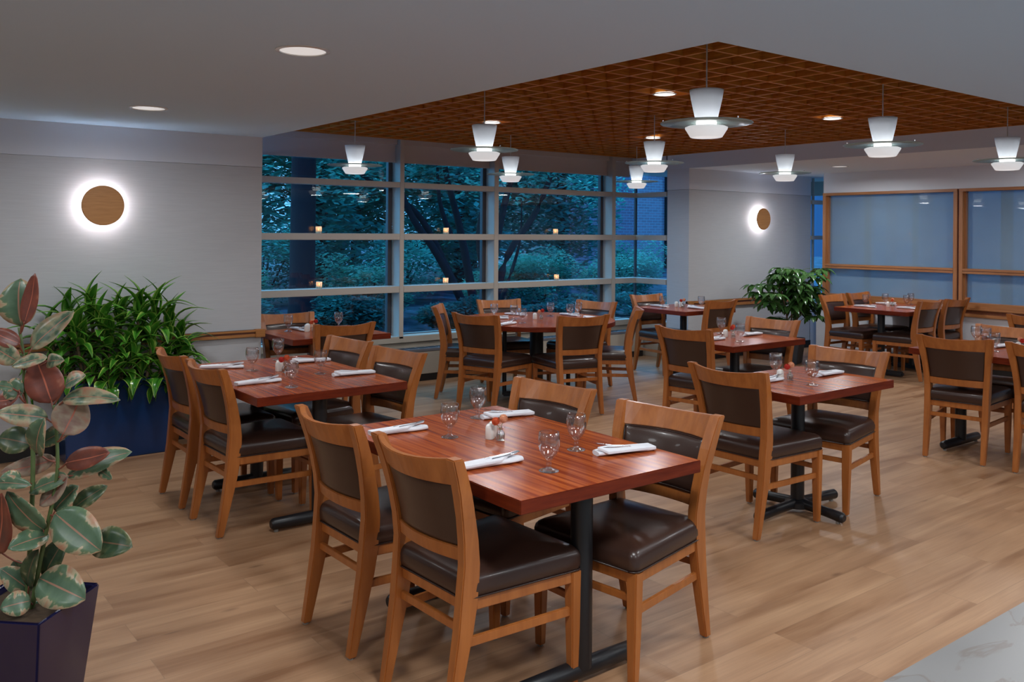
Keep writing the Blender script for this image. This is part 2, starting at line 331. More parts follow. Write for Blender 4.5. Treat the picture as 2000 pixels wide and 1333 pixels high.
def outleaf(name, c0, c1):
    m, nt, b = newmat(name); L = nt.links
    tc = N(nt, 'ShaderNodeTexCoord'); no = N(nt, 'ShaderNodeTexNoise'); no.inputs['Scale'].default_value = 2.2; no.inputs['Detail'].default_value = 5; L.new(tc.outputs['Object'], no.inputs['Vector'])
    cr = N(nt, 'ShaderNodeValToRGB'); cr.color_ramp.elements[0].position = .35; cr.color_ramp.elements[1].position = .65; cr.color_ramp.elements[0].color = (*c0,1); cr.color_ramp.elements[1].color = (*c1,1)
    L.new(no.outputs['Fac'], cr.inputs[0]); L.new(cr.outputs[0], b.inputs['Base Color']); b.inputs['Roughness'].default_value = .55
    out = nt.nodes['Material Output']; tl = N(nt, 'ShaderNodeBsdfTranslucent'); L.new(cr.outputs[0], tl.inputs[0]); ms = N(nt, 'ShaderNodeMixShader'); ms.inputs[0].default_value = .45
    L.new(b.outputs[0], ms.inputs[1]); L.new(tl.outputs[0], ms.inputs[2]); L.new(ms.outputs[0], out.inputs[0])
    return m
M['ol1'] = outleaf('woodland_leaf', (.05,.36,.30), (.16,.80,.62))
M['ol2'] = outleaf('shrub_leaf', (.04,.26,.20), (.16,.60,.42))
M['ol3'] = outleaf('dark_leaf', (.02,.15,.13), (.08,.38,.30))
M['bark'] = pm('bark', (.035,.028,.03), .9, bump=1, bscale=14)
M['ground'] = outleaf('leaf_litter', (.02,.04,.06), (.13,.2,.28))
def brickmat():
    m, nt, b = newmat('brick'); L = nt.links
    tc = N(nt, 'ShaderNodeTexCoord'); mp = N(nt, 'ShaderNodeMapping'); mp.inputs['Rotation'].default_value = (PI/2,0,0); L.new(tc.outputs['Object'], mp.inputs[0])
    br = N(nt, 'ShaderNodeTexBrick'); br.inputs['Scale'].default_value = 1; br.inputs['Brick Width'].default_value = .30; br.inputs['Row Height'].default_value = .10; br.inputs['Mortar Size'].default_value = .012
    br.inputs['Color1'].default_value = (.62,.36,.36,1); br.inputs['Color2'].default_value = (.8,.45,.45,1); br.inputs['Mortar'].default_value = (.75,.72,.72,1)
    L.new(mp.outputs[0], br.inputs['Vector']); L.new(br.outputs[0], b.inputs['Base Color']); b.inputs['Roughness'].default_value = .9
    return m
M['brick'] = brickmat()

# ================================================================== SETTING
YW, YG = 8.30, 8.47          # front of window frame, glass line
XL = 2.747                   # end of left wall
XB, ZG, ZM, ZR = 8.45, 2.60, 2.355, 2.418   # beam face, lattice underside, main ceiling, right ceiling
XP = 10.52                   # frosted partition
def S(name, bm, m, parent=None, smooth=False, bevel=0, label=None):
    o = build(name, bm, m, parent, smooth, bevel, label)
    if parent is None: o['kind'] = 'structure'
    return o
S('floor', BX(-4, 13.5, 1.69, 8.75, -.10, 0), M['floor'])
bm = BX(-4, 13.5, -4, 1.69, -.10, 0); S('floor', bm, M['marble'])
bm = bmesh.new(); box(bm, -4, XL, -4, 6.9, ZM, 2.9); box(bm, XL, 13.5, -4, 2.256, ZM, 2.9); S('ceiling', bm, M['ceil'])
bm = BX(XB, 13.5, 2.256, 8.75, ZR, 2.9); S('ceiling', bm, M['ceil2'])
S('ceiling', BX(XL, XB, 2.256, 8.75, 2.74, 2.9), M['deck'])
# left wall: block with plain band over the wallcovering
w = S('wall_left', BX(-4, XL, 6.9, 8.75, 0, 2.112), M['wall']); S('upper_band', BX(-4, XL, 6.897, 8.75, 2.114, ZM), M['plain'], w)
w = S('wall_rear', BX(-4, 13.5, -4.2, -4, 0, 2.9), M['plain'])
S('wall_side', BX(-4.2, -4, -4.2, 8.75, 0, 2.9), M['wall'])
S('wall_corner', BX(13.5, 13.7, -4.2, 2.2, 0, 2.9), M['plain'])
w = S('wall_back', BX(XB, 11.03, 7.38, 7.74, 0, 2.153), M['wall']); S('upper_band', BX(XB-.003, 11.03, 7.377, 7.743, 2.156, ZR), M['plain'], w)
S('wall_pier', BX(XB, XB+.25, 7.745, 7.76, ZR, 2.9), M['plain'])
# wood chair rails with a dark groove, and end blocks
def rail_x(name, x0, x1, y, z0, z1, endx=None):
    h = z1-z0
    o = S(name, BX(x0, x1, y-.03, y, z0, z1), M['railD'])
    S('upper_strip', BX(x0, x1, y-.046, y-.002, z1-.30*h, z1), M['rail'], o, bevel=.003)
    S('lower_strip', BX(x0, x1, y-.040, y-.002, z0, z0+.42*h), M['rail'], o, bevel=.003)
    if endx: S('end_block', BX(endx[0], endx[1], y-.05, y-.001, z0-.004, z1+.004), M['rail'], o, bevel=.003)
    return o
rail_x('trim_1', -4, 2.69, 6.9, .748, .804, (2.685, 2.765))
rail_x('trim_2', 8.40, 11.03, 7.38, .672, .757, (8.41, 8.50))
S('baseboard_left', BX(-4, XL+.003, 6.885, 6.9, 0, .10), M['base'])
S('baseboard_back', BX(XB-.015, 11.03, 7.365, 7.38, 0, .10), M['base'])
S('baseboard_right', BX(XP-.013, XP-.001, 2.2, 6.94, 0, .10), M['base'])
# right partition: low wall, timber frames, frosted panes
S('wall_right', BX(XP, XP+.13, 2.2, 6.94, 0, .66), M['plain'])
S('wall_right', BX(XP, XP+.13, 2.2, 6.84, 2.155, ZR), M['plain'])
r = S('trim_3', BX(XP-.03, XP, 2.2, 6.90, .66, .735), M['railD']); S('lower_strip', BX(XP-.045, XP, 2.2, 6.90, .655, .69), M['railY'], r, bevel=.003)
S('sill', BX(XP-.05, XP+.13, 2.2, 6.90, .735, .76), M['railY'], r, bevel=.003)
def timber_window(name, ya, yb):
    """ya is the far (left in view) end"""
    fr = bmesh.new(); x0, x1 = XP-.02, XP+.13
    o = S(name, BX(x0, x1, ya-.045, ya, .76, 2.12), M['railV'], bevel=.002); o['kind'] = 'structure'
    S('jamb', BX(x0, x1, yb, yb+.045, .76, 2.12), M['railV'], o, bevel=.002)
    S('head', BX(x0-.004, x1, yb, ya, 2.12, 2.155), M['railY'], o, bevel=.002)
    S('bottom_rail', BX(x0-.004, x1, yb, ya, .76, .82), M['railY'], o, bevel=.002)
    S('middle_rail', BX(x0-.002, x1, yb+.045, ya-.045, 1.155, 1.182), M['railY'], o, bevel=.002)
    S('middle_rail', BX(x0-.002, x1, yb+.045, ya-.045, 1.186, 1.214), M['railY'], o, bevel=.002)
    for a, b in ((.82, 1.155), (1.214, 2.12)):
        S('frosted_pane', BX(XP+.06, XP+.066, yb+.045, ya-.045, a, b), M['frost'], o, label='frosted glass')
        bm = bmesh.new(); box(bm, XP+.02, XP+.085, ya-.065, ya-.045, a, b); box(bm, XP+.02, XP+.085, yb+.045, yb+.065, a, b)
        S('glazing_bead', bm, M['railV'], o)
timber_window('window_2', 6.84, 5.055); timber_window('window_3', 5.035, 2.2)
# facade behind the partition: thin pale posts and one dark post
def post(x, y, w, m, name='facade_post'): return S(name, BX(x, x+.06, y-w/2, y+w/2, 0, ZR), m)
for i, (y, wd, mm) in enumerate(((7.09,.07,'trimw'),(6.37,.055,'trimw'),(5.15,.13,'grille'),(4.1,.07,'trimw'),(3.0,.07,'trimw'))):
    post(12.0, y, wd, M[mm], 'trim_%d' % (4+i))
S('trim_9', BX(12.0, 12.06, 2.2, 8.5, .0, .62), M['trimw']); S('trim_10', BX(12.0, 12.06, 2.2, 8.5, 2.2, ZR), M['trimw'])
# narrow blue strip window at the end of the back wall
o = S('window_4', BX(11.03, 11.07, 7.40, 7.50, 0, ZR), M['trimw'])
bm = bmesh.new()
for z in (2.066, 1.557, 1.062, .60): box(bm, 11.07, 12.0, 7.38, 7.48, z-.028, z+.028)
S('rails', bm, M['trimw'], o); S('pane', BX(11.07, 12.0, 7.485, 7.489, .6, ZR-.05), M['pane'], o); S('mullion', BX(11.235, 11.26, 7.47, 7.50, .6, ZR), M['trimw'], o)
S('wall_corner', BX(11.03, 12.0, 7.40, 7.50, 0, .57), M['plain'])
# ---- big window: frame, rails, panes
ZR_ = ((.941,1.010),(1.511,1.578),(2.077,2.136))
bm = bmesh.new()
for a, b in ((4.851,4.904),(6.118,6.181),(8.02,8.083)): box(bm, a, b, YW, YG, .44, ZG+.12)
for a, b in ((2.75,4.851),(4.904,6.118),(6.181,8.02),(8.083,8.62)):
    for z0, z1 in ZR_: box(bm, a, b, YW+.002, YG, z0, z1)
for z0, z1 in ZR_: box(bm, XB, 8.62, 7.76, YW+.002, z0, z1)
win = S('window_1', bm, M['trimw'], bevel=.003)
bm = bmesh.new()
for x in (4.80, 6.068, 7.97): box(bm, x, x+.05, YG, YG+.05, .44, 2.8)
box(bm, 8.60, 8.63, YG-.02, YG+.01, .44, 2.8); box(bm, 2.75, 8.63, YG, YG+.04, .43, .47); box(bm, 8.60, 8.63, 7.745, YG-.02, .43, .47); box(bm, 8.60, 8.64, 7.745, 7.79, .44, 2.8)
S('outer_frame', bm, pm('bronze_frame', (.10,.085,.09), .4, metal=.5), win)
cols = [(2.75,4.80),(4.85,6.068),(6.118,7.97),(8.02,8.60)]; zz = [(.47,.955),(.995,1.525),(1.565,2.09),(2.125,2.74)]
for a, b in cols:
    for z0, z1 in zz: S('pane', BX(a, b, YG+.012, YG+.016, z0, z1), M['pane'], win, label='clear window glass')
for z0, z1 in zz: S('pane', BX(8.612, 8.616, 7.79, YG-.02, z0, z1), M['pane'], win, label='clear window glass')
# wall under window
bm = bmesh.new(); box(bm, XL, 8.60, YW+.03, 8.60, 0, .43); box(bm, XL, 8.60, YW, 8.60, .395, .463)
box(bm, XB, 8.60, 7.745, 8.60, 0, .463); S('wall_window', bm, M['cream'], bevel=.003)
S('wall_window', BX(XL, 13.5, 8.62, 8.75, 2.62, 2.9), M['ceil'])
bm = bmesh.new(); box(bm, XL, 8.45, 8.255, 8.27, 0, .07); S('baseboard_window', bm, M['base'])
# roller blinds, one per bay
for i, (a, b, lab) in enumerate(((2.76,4.845,'taupe roller blind at the top of the leftmost window bay'),(4.91,6.112,'taupe roller blind at the top of the second window bay from the left'),(6.187,8.014,'taupe roller blind at the top of the widest window bay, right of middle'),(8.09,8.43,'narrow taupe roller blind in the short bay beside the corner'))):
    o = build('roller_blind', BX(a, b, 8.40, 8.412, 2.372, 2.70), M['shade']); tag(o, lab, 'blind', 'roller blinds over the window')
    build('hem_bar', BX(a, b, 8.394, 8.418, 2.352, 2.374), M['shade'], o)
    build('cassette', BX(a, b, 8.35, 8.45, 2.545, 2.70), M['shade'], o, bevel=.004)
# convector heaters along the window
def heater(x0, x1, lab):
    t = empty('convector_heater', ((x0+x1)/2, 8.165, 0)); tag(t, lab, 'heater', 'convector heaters under the window')
    h = (x1-x0)/2
    build('front_panel', BX(-h, h, -.085, .07, .075, .315), M['cream'], t, bevel=.003)
    bm = bmesh.new(); box(bm, -h+.004, h-.004, -.09, .075, .315, .345)
    build('top_grille', bm, M['grille'], t, bevel=.003)
    bm = bmesh.new(); n = int((x1-x0)/.125)
    for i in range(n):
        a = -h+.03+i*(x1-x0-.06)/n; box(bm, a, a+.098, -.045, .055, .3452, .3475)
    build('grille_slots', bm, M['base'], t); build('kick_base', BX(-h, h, -.08, .07, 0, .073), M['base'], t)
heater(2.85, 4.70, 'cream convector heater with grey grille under the left end of the window'); heater(4.73, 6.55, 'cream convector heater with grey grille behind the round table, left part'); heater(6.58, 8.38, 'cream convector heater with grey grille by the window corner and pillar')

# ---- timber lattice in the ceiling recess
bm = bmesh.new(); st = .2125
nx = int((XB-XL)/st); ny = int((YW-2.256)/st)
x = 3.581-4*st
while x < XB:
    if x > XL+.01: box(bm, x-.009, x+.009, 2.256, 8.30, ZG, ZG+.135)
    x += st
y = 2.94-3*st
while y < 8.30:
    if y > 2.27: box(bm, XL, XB, y-.009, y+.009, ZG+.001, ZG+.134)
    y += st
box(bm, XB-.02, XB, 2.256, 8.30, ZG-.004, ZG+.14); box(bm, XL, XL+.02, 2.256, 8.30, ZG-.004, ZG+.14); box(bm, XL, XB, 2.256, 2.276, ZG-.004, ZG+.14); box(bm, XL, XB, 8.28, 8.30, ZG-.004, ZG+.14)
lat = build('ceiling_lattice', bm, M['lattice']); tag(lat, 'warm brown timber egg-crate lattice filling the ceiling recess over the tables', kind='structure')
lat.name = 'ceiling'

# ================================================================== LIGHTS OF THE ROOM, ADDED FILL
def downlight(x, y, z, r, power, lab, grp, bright=False, deep=True):
    t = empty('downlight', (x, y, z)); tag(t, lab, 'ceiling light', grp)
    bm = bmesh.new(); lathe(bm, [(r, 0.0), (r, -.004), (r*.86, -.006), (r*.84, .0), (r*.84, .006)], 32, cap0=False, cap1=False)
    build('trim_ring', bm, M['china'], t, smooth=True)
    build('lens', LT([(r*.85, -.002), (r*.85, .004)], 32), M['lampd' if bright else 'lampw'], t)
    la = D.lights.new('downlight_lamp', 'AREA'); la.shape = 'DISK'; la.size = r*1.7; la.energy = power*LK; la.color = (.95,.98,1); la.spread = math.radians(170)
    lo = D.objects.new('lamp', la); COL.objects.link(lo); lo.parent = t; lo.location.z = -.012
    ALLK.setdefault(t.name, []).append(lo); return t
GD = 'round white downlights in the grey ceiling'
downlight(1.55, 3.46, ZM, .112, 16, 'round white downlight in the grey ceiling, the larger and nearer one at left', GD)
downlight(1.54, 5.70, ZM, .112, 16, 'round white downlight in the grey ceiling above the blue planter box', GD)
downlight(9.51, 5.97, ZR, .10, 30, 'flat white downlight in the low ceiling near the frosted partition', GD)
GL = 'small bright downlights in the timber lattice'
downlight(4.68, 4.32, ZG-.006, .085, 14, 'bright downlight in the timber lattice left of the nearest pendant', GL, True)
downlight(6.75, 4.31, ZG-.006, .085, 14, 'bright downlight in the timber lattice left of the large right pendant', GL, True)
downlight(6.73, 6.37, ZG-.006, .085, 14, 'bright downlight in the timber lattice above the pendant before the window corner', GL, True)
downlight(4.71, 6.44, ZG-.006, .085, 14, 'bright downlight in the timber lattice just right of a hanging cord', GL, True)
# fill lamps added behind and beside the camera to brighten the room, no fittings
for x, y, p in ((1.55,1.2,44),(-.7,3.4,18),(-.7,1.2,40),(3.8,1.2,30),(6.0,1.2,22),(8.2,1.2,18),(1.5,-1,44),(3.8,-1,36),(6,-1,30),(-.7,5.7,10),(9.5,3.6,26)):
    la = D.lights.new('fill_lamp', 'AREA'); la.shape = 'DISK'; la.size = .5; la.energy = p*LK; la.color = (.95,.98,1)
    o = D.objects.new('fill_lamp', la); COL.objects.link(o); o.location = (x, y, (ZR if x > 9 else ZM)-.01)

# pendants: cord, cone shade, glass disc, bowl
def make_pendant():
    t = empty('pendant_lamp', (0,0,0))
    build('cord', LT([(.004, 2.36-2.2), (.004, ZG-2.2+.10)], 8), M['cord'], t)
    bm = bmesh.new(); lathe(bm, [(.060,.022),(.072,.075),(.084,.13),(.0915,.176),(.0895,.1765),(.082,.13),(.070,.075),(.058,.022)], 40, cap0=False, cap1=False)
    build('cone_shade', bm, M['opal'], t, smooth='all'); build('shade_cap', LT([(.0895,.168),(.088,.172)], 40), M['opal'], t)
    build('neck_glass', LT([(.050,-.022),(.054,-.010),(.056,0),(.058,.022)], 32, cap0=False, cap1=False), M['lampd'], t, smooth='all')
    bm = bmesh.new(); lathe(bm, [(.062,.004),(.15,.003),(.243,0),(.247,-.003),(.243,-.006),(.15,-.004),(.062,-.003)], 64, cap0=False, cap1=False)
    R0 = None; build('glass_disc', bm, M['disc'], t, smooth='all')
    bm = bmesh.new(); lathe(bm, [(.056,-.016),(.10,-.020),(.1135,-.026),(.1125,-.034),(.085,-.078),(.080,-.080),(.073,-.076)], 48, cap0=False, cap1=False)
    build('bowl', bm, M['bowl'], t, smooth=True); build('bowl_lens', LT([(.0735,-.077),(.0735,-.073)], 32), M['lampl'], t)
    for k in range(3):
        a = k*2*PI/3+.4; build('clip', LT([(.004,.004),(.004,.011)], 8, cx=.235*math.cos(a), cy=.235*math.sin(a)), M['steel'], t)
    la = D.lights.new('pendant_bulb', 'POINT'); la.energy = .19; la.shadow_soft_size = .03; la.color = (.93,.97,1)
    lo = link('bulb', la, None, t) if False else D.objects.new('bulb', la); COL.objects.link(lo); lo.parent = t; lo.location.z = .045; ALLK.setdefault(t.name, []).append(lo)
    la = D.lights.new('pendant_down', 'AREA'); la.shape = 'DISK'; la.size = .15; la.energy = 3.5; la.color = (.97,.98,1)
    lo = D.objects.new('down_lamp', la); COL.objects.link(lo); lo.parent = t; lo.location.z = -.083; ALLK.setdefault(t.name, []).append(lo)
    return t
M['bowl'] = emis('bowl_glass', (.95,.97,1), .48); M['lampl'] = emis('bowl_lens', (.96,.98,1), .62)
PEND = [((3.73,3.14),'white glass pendant with wide disc, nearest and largest, at top right of centre'),((3.73,5.19),'white disc pendant before the middle of the window, left of the largest one'),((3.73,7.19),'leftmost white disc pendant, hanging before the left window bay'),
 ((5.5,3.14),'white disc pendant, second nearest, right of the largest one against the grey beam'),((5.5,5.19),'white disc pendant overlapping the window corner, the bigger of that pair'),((5.5,7.19),'white disc pendant above the round table against the window blinds'),
 ((7.33,3.14),'white disc pendant at the right edge of the picture'),((7.33,5.19),'white disc pendant hanging before the wall with the small round sconce'),((7.33,7.19),'small white disc pendant farthest back, just left of the window corner')]
pp = make_pendant()
for i, ((x, y), lab) in enumerate(PEND):
    p = pp if i == 0 else copy_tree(pp); p.location = (x, y, 2.2); tag(p, lab, 'pendant lamp', 'disc pendants in three rows')
# sconces: wooden disc standing off a glowing ring
def make_sconce():
    t = empty('wall_sconce', (0,0,0))
    bm = LT([(.139,0),(.1435,.004),(.1435,.016),(.140,.020)], 64); bm.transform(Matrix.Rotation(PI/2, 4, 'X')); bm.transform(Matrix.Translation((0,-.072,0)))
    build('wood_disc', bm, M['sdisc'], t, smooth=True)
    bm = LT([(.105,.006),(.105,.054)], 48); bm.transform(Matrix.Rotation(PI/2, 4, 'X')); build('light_ring', bm, M['ring'], t, smooth=True)
    bm = LT([(.05,0),(.05,.070)], 24); bm.transform(Matrix.Rotation(PI/2, 4, 'X')); build('mount', bm, M['china'], t, smooth=True)
    return t
s0 = make_sconce(); s0.location = (1.533, 6.9, 1.773); tag(s0, 'large round wooden sconce glowing on the left wall above the planter', 'wall lamp', 'round wooden sconces')
s1 = copy_tree(s0); s1.location = (9.84, 7.38, 1.803); tag(s1, 'round wooden sconce on the far wall above the umbrella plant', 'wall lamp', 'round wooden sconces')

# ================================================================== CHAIR
def rect(cx, cy, z, hx, hy, sk=0): return [(cx-hx, cy-hy, z), (cx+hx, cy-hy, z), (cx+hx, cy+hy, z), (cx-hx, cy+hy, z)]
HB = .885
def postx(z):
    P = [(0,-.082),(.15,-.052),(.30,-.024),(.42,-.008),(.52,-.004),(.62,-.014),(.72,-.036),(.80,-.060),(HB,-.092)]
    for (a, xa), (b, xb) in zip(P[:-1], P[1:]):
        if z <= b: return xa+(xb-xa)*(z-a)/(b-a)
    return P[-1][1]
def posty(z):
    P = [(0,.190),(.42,.192),(.55,.196),(.70,.209),(HB,.232)]
    for (a, xa), (b, xb) in zip(P[:-1], P[1:]):
        if z <= b: return xa+(xb-xa)*(z-a)/(b-a)
    return P[-1][1]
def bow(y, z):
    k = max(0, min(1, (z-.40)/.45)); return -(.026+.036*k)*(1-(y/.215)**2)
def outline(n, fx0, fx1, w0, w1, r, front_r=None):
    """rounded trapezoid in plan: x from fx0 (rear, half width w0) to fx1 (front, half width w1)"""
    c = [(fx1-r, w1-r), (fx0+r, w0-r), (fx0+r, -(w0-r)), (fx1-r, -(w1-r))]; out = []
    for k, (x, y) in enumerate(c):
        for i in range(n+1):
            a = k*PI/2 + i*PI/2/n; out.append((x+r*math.cos(a), y+r*math.sin(a)))
    return out
def make_chair():
    t = empty('dining_chair', (0,0,0)); W_ = M['chair']
    for s in (-1, 1):
        bm = bmesh.new(); rings = []
        for z in (0.006,.10,.20,.30,.38,.45,.52,.60,.68,.76,.82,HB):
            hx = .0165+.0185*min(1, z/.40) if z < .45 else .035-.014*(z-.45)/.43
            hy = .0165+.004*min(1, z/.3) + (.003 if z > .7 else 0)
            rings.append(rect(postx(z), s*posty(z), z, hx, hy))
        loft(bm, rings); p = build('leg', bm, W_, t, bevel=.004)
        build('glide', LT([(.012,0),(.012,.008)], 12, cx=postx(0), cy=s*.19), M['glide'], p)
        bm = bmesh.new(); loft(bm, [rect(.438, s*.222, .006, .0155, .0155), rect(.436, s*.223, .20, .020, .020), rect(.434, s*.224, .41, .0225, .0225)])
        p = build('leg', bm, W_, t, bevel=.004); build('glide', LT([(.012,0),(.012,.008)], 12, cx=.438, cy=s*.222), M['glide'], p)
    # seat frame
    bm = bmesh.new()
    box(bm, .418, .452, -.205, .205, .368, .410); box(bm, -.022, .010, -.178, .178, .368, .410)
    for s in (-1, 1): loft(bm, [[(.02, s*.178, .368), (.02, s*.206, .368), (.02, s*.206, .410), (.02, s*.178, .410)], [(.425, s*.208, .368), (.425, s*.240, .368), (.425, s*.240, .410), (.425, s*.208, .410)]])
    build('seat_frame', bm, W_, t, bevel=.003)
    # cushion
    bm = bmesh.new(); rings = []
    for ins, z in ((.004,.408),(0,.413),(-.004,.432),(-.004,.458),(.000,.472),(.008,.482),(.022,.490),(.055,.497),(.11,.502),(.17,.504)):
        rings.append([(x, y, z) for x, y in outline(5, -.028+ins, .463-ins, .208-ins, .245-ins, max(.03-ins*.3, .012))])
    loft(bm, rings); c = build('seat_cushion', bm, M['leather'], t, smooth='all')
    pts = [(x, y, .412) for x, y in outline(5, -.030, .465, .210, .247, .03)]; bm = bmesh.new(); tube(bm, pts+[pts[0]], .0028, 6); build('piping', bm, M['piping'], c, smooth='all')
    # back rails, bowed
    def backrail(name, zb, zt, th):
        bm = bmesh.new(); rings = []; n = 12
        for i in range(n+1):
            u = -1+2*i/n
            ring = []
            for z, dx in ((zb,-th),(zb,th),(zt,th),(zt,-th)):
                y = u*(posty(z)-.016); zz = z-(.015*(1-u*u) if z > .85 else 0); ring.append((postx(zz)+bow(y, zz)+dx, y, zz))
            rings.append(ring)
        loft(bm, rings); return build(name, bm, W_, t, bevel=.003)
    backrail('top_rail', .790, HB-.002, .0125); backrail('lower_rail', .530, .578, .011)
    # padded panel between them
    bm = bmesh.new(); n, m_ = 14, 10
    def P(u, v, side):
        z = .578 + (.790-.578)*(v+1)/2; y = u*(posty(z)-.021)
        edge = (1-abs(u)**8)*(1-abs(v)**8)
        d = .004+.020*edge**.5 if side > 0 else -.004-.004*edge**.5
        return (postx(z)+bow(y, z)+.002+d, y, z)
    g = {}
    for sd in (-1, 1):
        for i in range(n+1):
            for j in range(m_+1):
                uu = math.sin((i/n*2-1)*PI/2); vv = math.sin((j/m_*2-1)*PI/2); g[sd,i,j] = bm.verts.new(P(uu, vv, sd))
        for i in range(n):
            for j in range(m_):
                q = [g[sd,i,j], g[sd,i+1,j], g[sd,i+1,j+1], g[sd,i,j+1]]; bm.faces.new(q if sd > 0 else q[::-1])
    for i in range(n):
        for j in (0, m_): bm.faces.new((g[-1,i,j], g[-1,i+1,j], g[1,i+1,j], g[1,i,j]))
    for j in range(m_):
        for i in (0, n): bm.faces.new((g[-1,i,j], g[-1,i,j+1], g[1,i,j+1], g[1,i,j]))
    pnl = build('back_panel', bm, M['leather'], t, smooth='all')
    pts = []
    for k in range(41):
        a = k/40*4; sd = int(a) % 4; f = a-int(a)
        u, v = [(-1+2*f,-1),(1,-1+2*f),(1-2*f,1),(-1,1-2*f)][sd]
        x, y, z = P(u*.97, v*.96, 1); pts.append((x+.001, y, z))
    bm = bmesh.new(); tube(bm, pts, .0028, 6); build('piping', bm, M['piping'], pnl, smooth='all')
    # stretchers
    for s in (-1, 1):
        bm = bmesh.new(); a = postx(.262); loft(bm, [[(a+.01, s*.190-.008, .250), (a+.01, s*.190+.008, .250), (a+.01, s*.190+.008, .280), (a+.01, s*.190-.008, .280)], [(.425, s*.223-.008, .250), (.425, s*.223+.008, .250), (.425, s*.223+.008, .280), (.425, s*.223-.008, .280)]])
        build('stretcher', bm, W_, t, bevel=.002)
    a = postx(.31); build('stretcher', BX(a-.008, a+.008, -.176, .176, .296, .324), W_, t, bevel=.002)
    build('stretcher', BX(.428, .443, -.206, .206, .296, .322), W_, t, bevel=.002)
    return t
chair0 = make_chair(); cused = [False]
def chair(x, y, deg, lab, grp):
    c = chair0 if not cused[0] else copy_tree(chair0); cused[0] = True
    c.location = (x, y, 0); c.rotation_euler.z = math.radians(deg); tag(c, lab, 'chair', grp); return c
G1 = 'four chairs around the front table'
chair(1.62, 3.17, 1, 'wooden chair with brown leather at the front table, left side, farther one', G1)
chair(1.64, 2.55, 2, 'wooden chair with brown leather seen from behind, lower centre-left, nearest of all', G1)
chair(2.645, 2.48, 188, 'wooden chair with brown leather at the front table, right side, nearer one', G1)
chair(2.635, 3.20, 187, 'wooden chair with brown leather at the front table, right side, farther one', G1)
G2 = 'four chairs around the table next to the blue planter'
chair(1.67, 5.345, 0, 'leftmost wooden chair in the room, its back before the blue planter', G2)
chair(1.67, 4.745, 2, 'second wooden chair from the left, seat and leather back seen from behind', G2)
chair(2.64, 4.66, 187, 'wooden chair on the right of the planter-side table, nearer the camera', G2)
chair(2.65, 5.33, 186, 'wooden chair on the right of the planter-side table, farther from the camera', G2)
G3 = 'two chairs at the small table right of centre'
chair(3.90, 3.06, 2, 'wooden chair seen from behind at the small cross-foot table right of centre, left side', G3)
chair(4.98, 3.10, 188, 'wooden chair facing us at the small cross-foot table right of centre, right side', G3)
G4 = 'two chairs at the small table before the umbrella plant'
chair(5.24, 4.56, 7, 'wooden chair seen from behind at the small table before the umbrella plant, left side', G4)
chair(6.26, 4.60, 184, 'wooden chair facing left at the small table before the umbrella plant, right side', G4)
G5 = 'two chairs at the table by the pillar'
chair(7.62, 7.22, 268, 'wooden chair with its back to the window corner, left of the pillar', G5)
chair(7.66, 6.30, 91, 'wooden chair seen from behind before the pillar wall, right of the pillar table', G5)
G7 = 'two chairs at the table at the left end of the window'
chair(3.13, 7.22, 267, 'wooden chair against the left window bay, partly hidden by the left wall', G7)
chair(3.17, 6.33, 86, 'wooden chair seen from behind before the left window bay, flowers to its left', G7)
G9 = 'chairs at the table cut by the right edge'
chair(6.38, 3.06, 10, 'wooden chair seen squarely from behind, left side of the right-edge table', G9)
chair(6.42, 2.46, 3, 'wooden chair cut off by the right edge of the picture, front row', G9)
chair(7.33, 3.14, 185, 'wooden chair on the far side of the right-edge table, only its top showing', G9)
G8 = 'four chairs at the table beside the frosted partition'
chair(9.55, 6.00, 270, 'wooden chair facing us at the partition table, left one, beside the umbrella plant', G8)
chair(10.15, 6.02, 272, 'wooden chair facing us at the partition table, right one, against the timber frame', G8)
chair(9.58, 4.98, 90, 'wooden chair seen from behind at the partition table, left one', G8)
chair(10.19, 4.98, 88, 'wooden chair seen from behind at the partition table, right one', G8)
t10 = chair(8.70, 3.43, 4, 'wooden chair by the right edge, highest one before the white low wall', 'chair before the low wall')
G6 = 'six chairs around the round table'
RC = (5.42, 6.65)
for a, r, lab in ((198,.91,'wooden chair seen from behind at the round table, left of its front'),(256,.875,'wooden chair seen from behind at the round table, front centre, beside the dark column'),(139.5,.875,'wooden chair seen side-on at the far left of the round table'),
    (76,.875,'wooden chair facing us at the round table, before the middle window mullion'),(12,.92,'wooden chair facing left at the round table, right of the flowers'),(316,.875,'wooden chair seen edge-on at the right of the round table')):
    chair(RC[0]+r*math.cos(math.radians(a)), RC[1]+r*math.sin(math.radians(a)), a+180, lab, G6)

# ================================================================== TABLES
def t_foot(t, y, x, half):
    """column with a straight foot bar along X"""
    build('column', LT([(.040,.05),(.040,.70)], 24, cx=x, cy=y), M['black'], t, smooth=True)
    bm = bmesh.new(); R = []
    for k, xx in enumerate((-half, -half+.012, -.05, .05, half-.012, half)):
        rr = (.020,.030,.033,.033,.030,.020)[k]; R.append([(x+xx, y+rr*math.cos(a), .042+rr*math.sin(a)) for a in [2*PI*i/16 for i in range(16)]])
    loft(bm, R); build('foot_bar', bm, M['black'], t, smooth=True)
    for s in (-1, 1): build('glide', LT([(.012,0),(.012,.014)], 12, cx=x+s*(half-.03), cy=y), M['glide'], t)
    build('mounting_plate', BX(x-.24, x+.24, y-.045, y+.045, .69, .712), M['black'], t, bevel=.004)
def tabletop(t, hx, hy):
    o = build('tabletop', BX(-hx, hx, -hy, hy, .715, .76), M['tedge'], t, bevel=.0025)
    o2 = build('veneer', BX(-hx+.003, hx-.003, -hy+.003, hy-.003, .7595, .7606), M['table'], o)
    return o
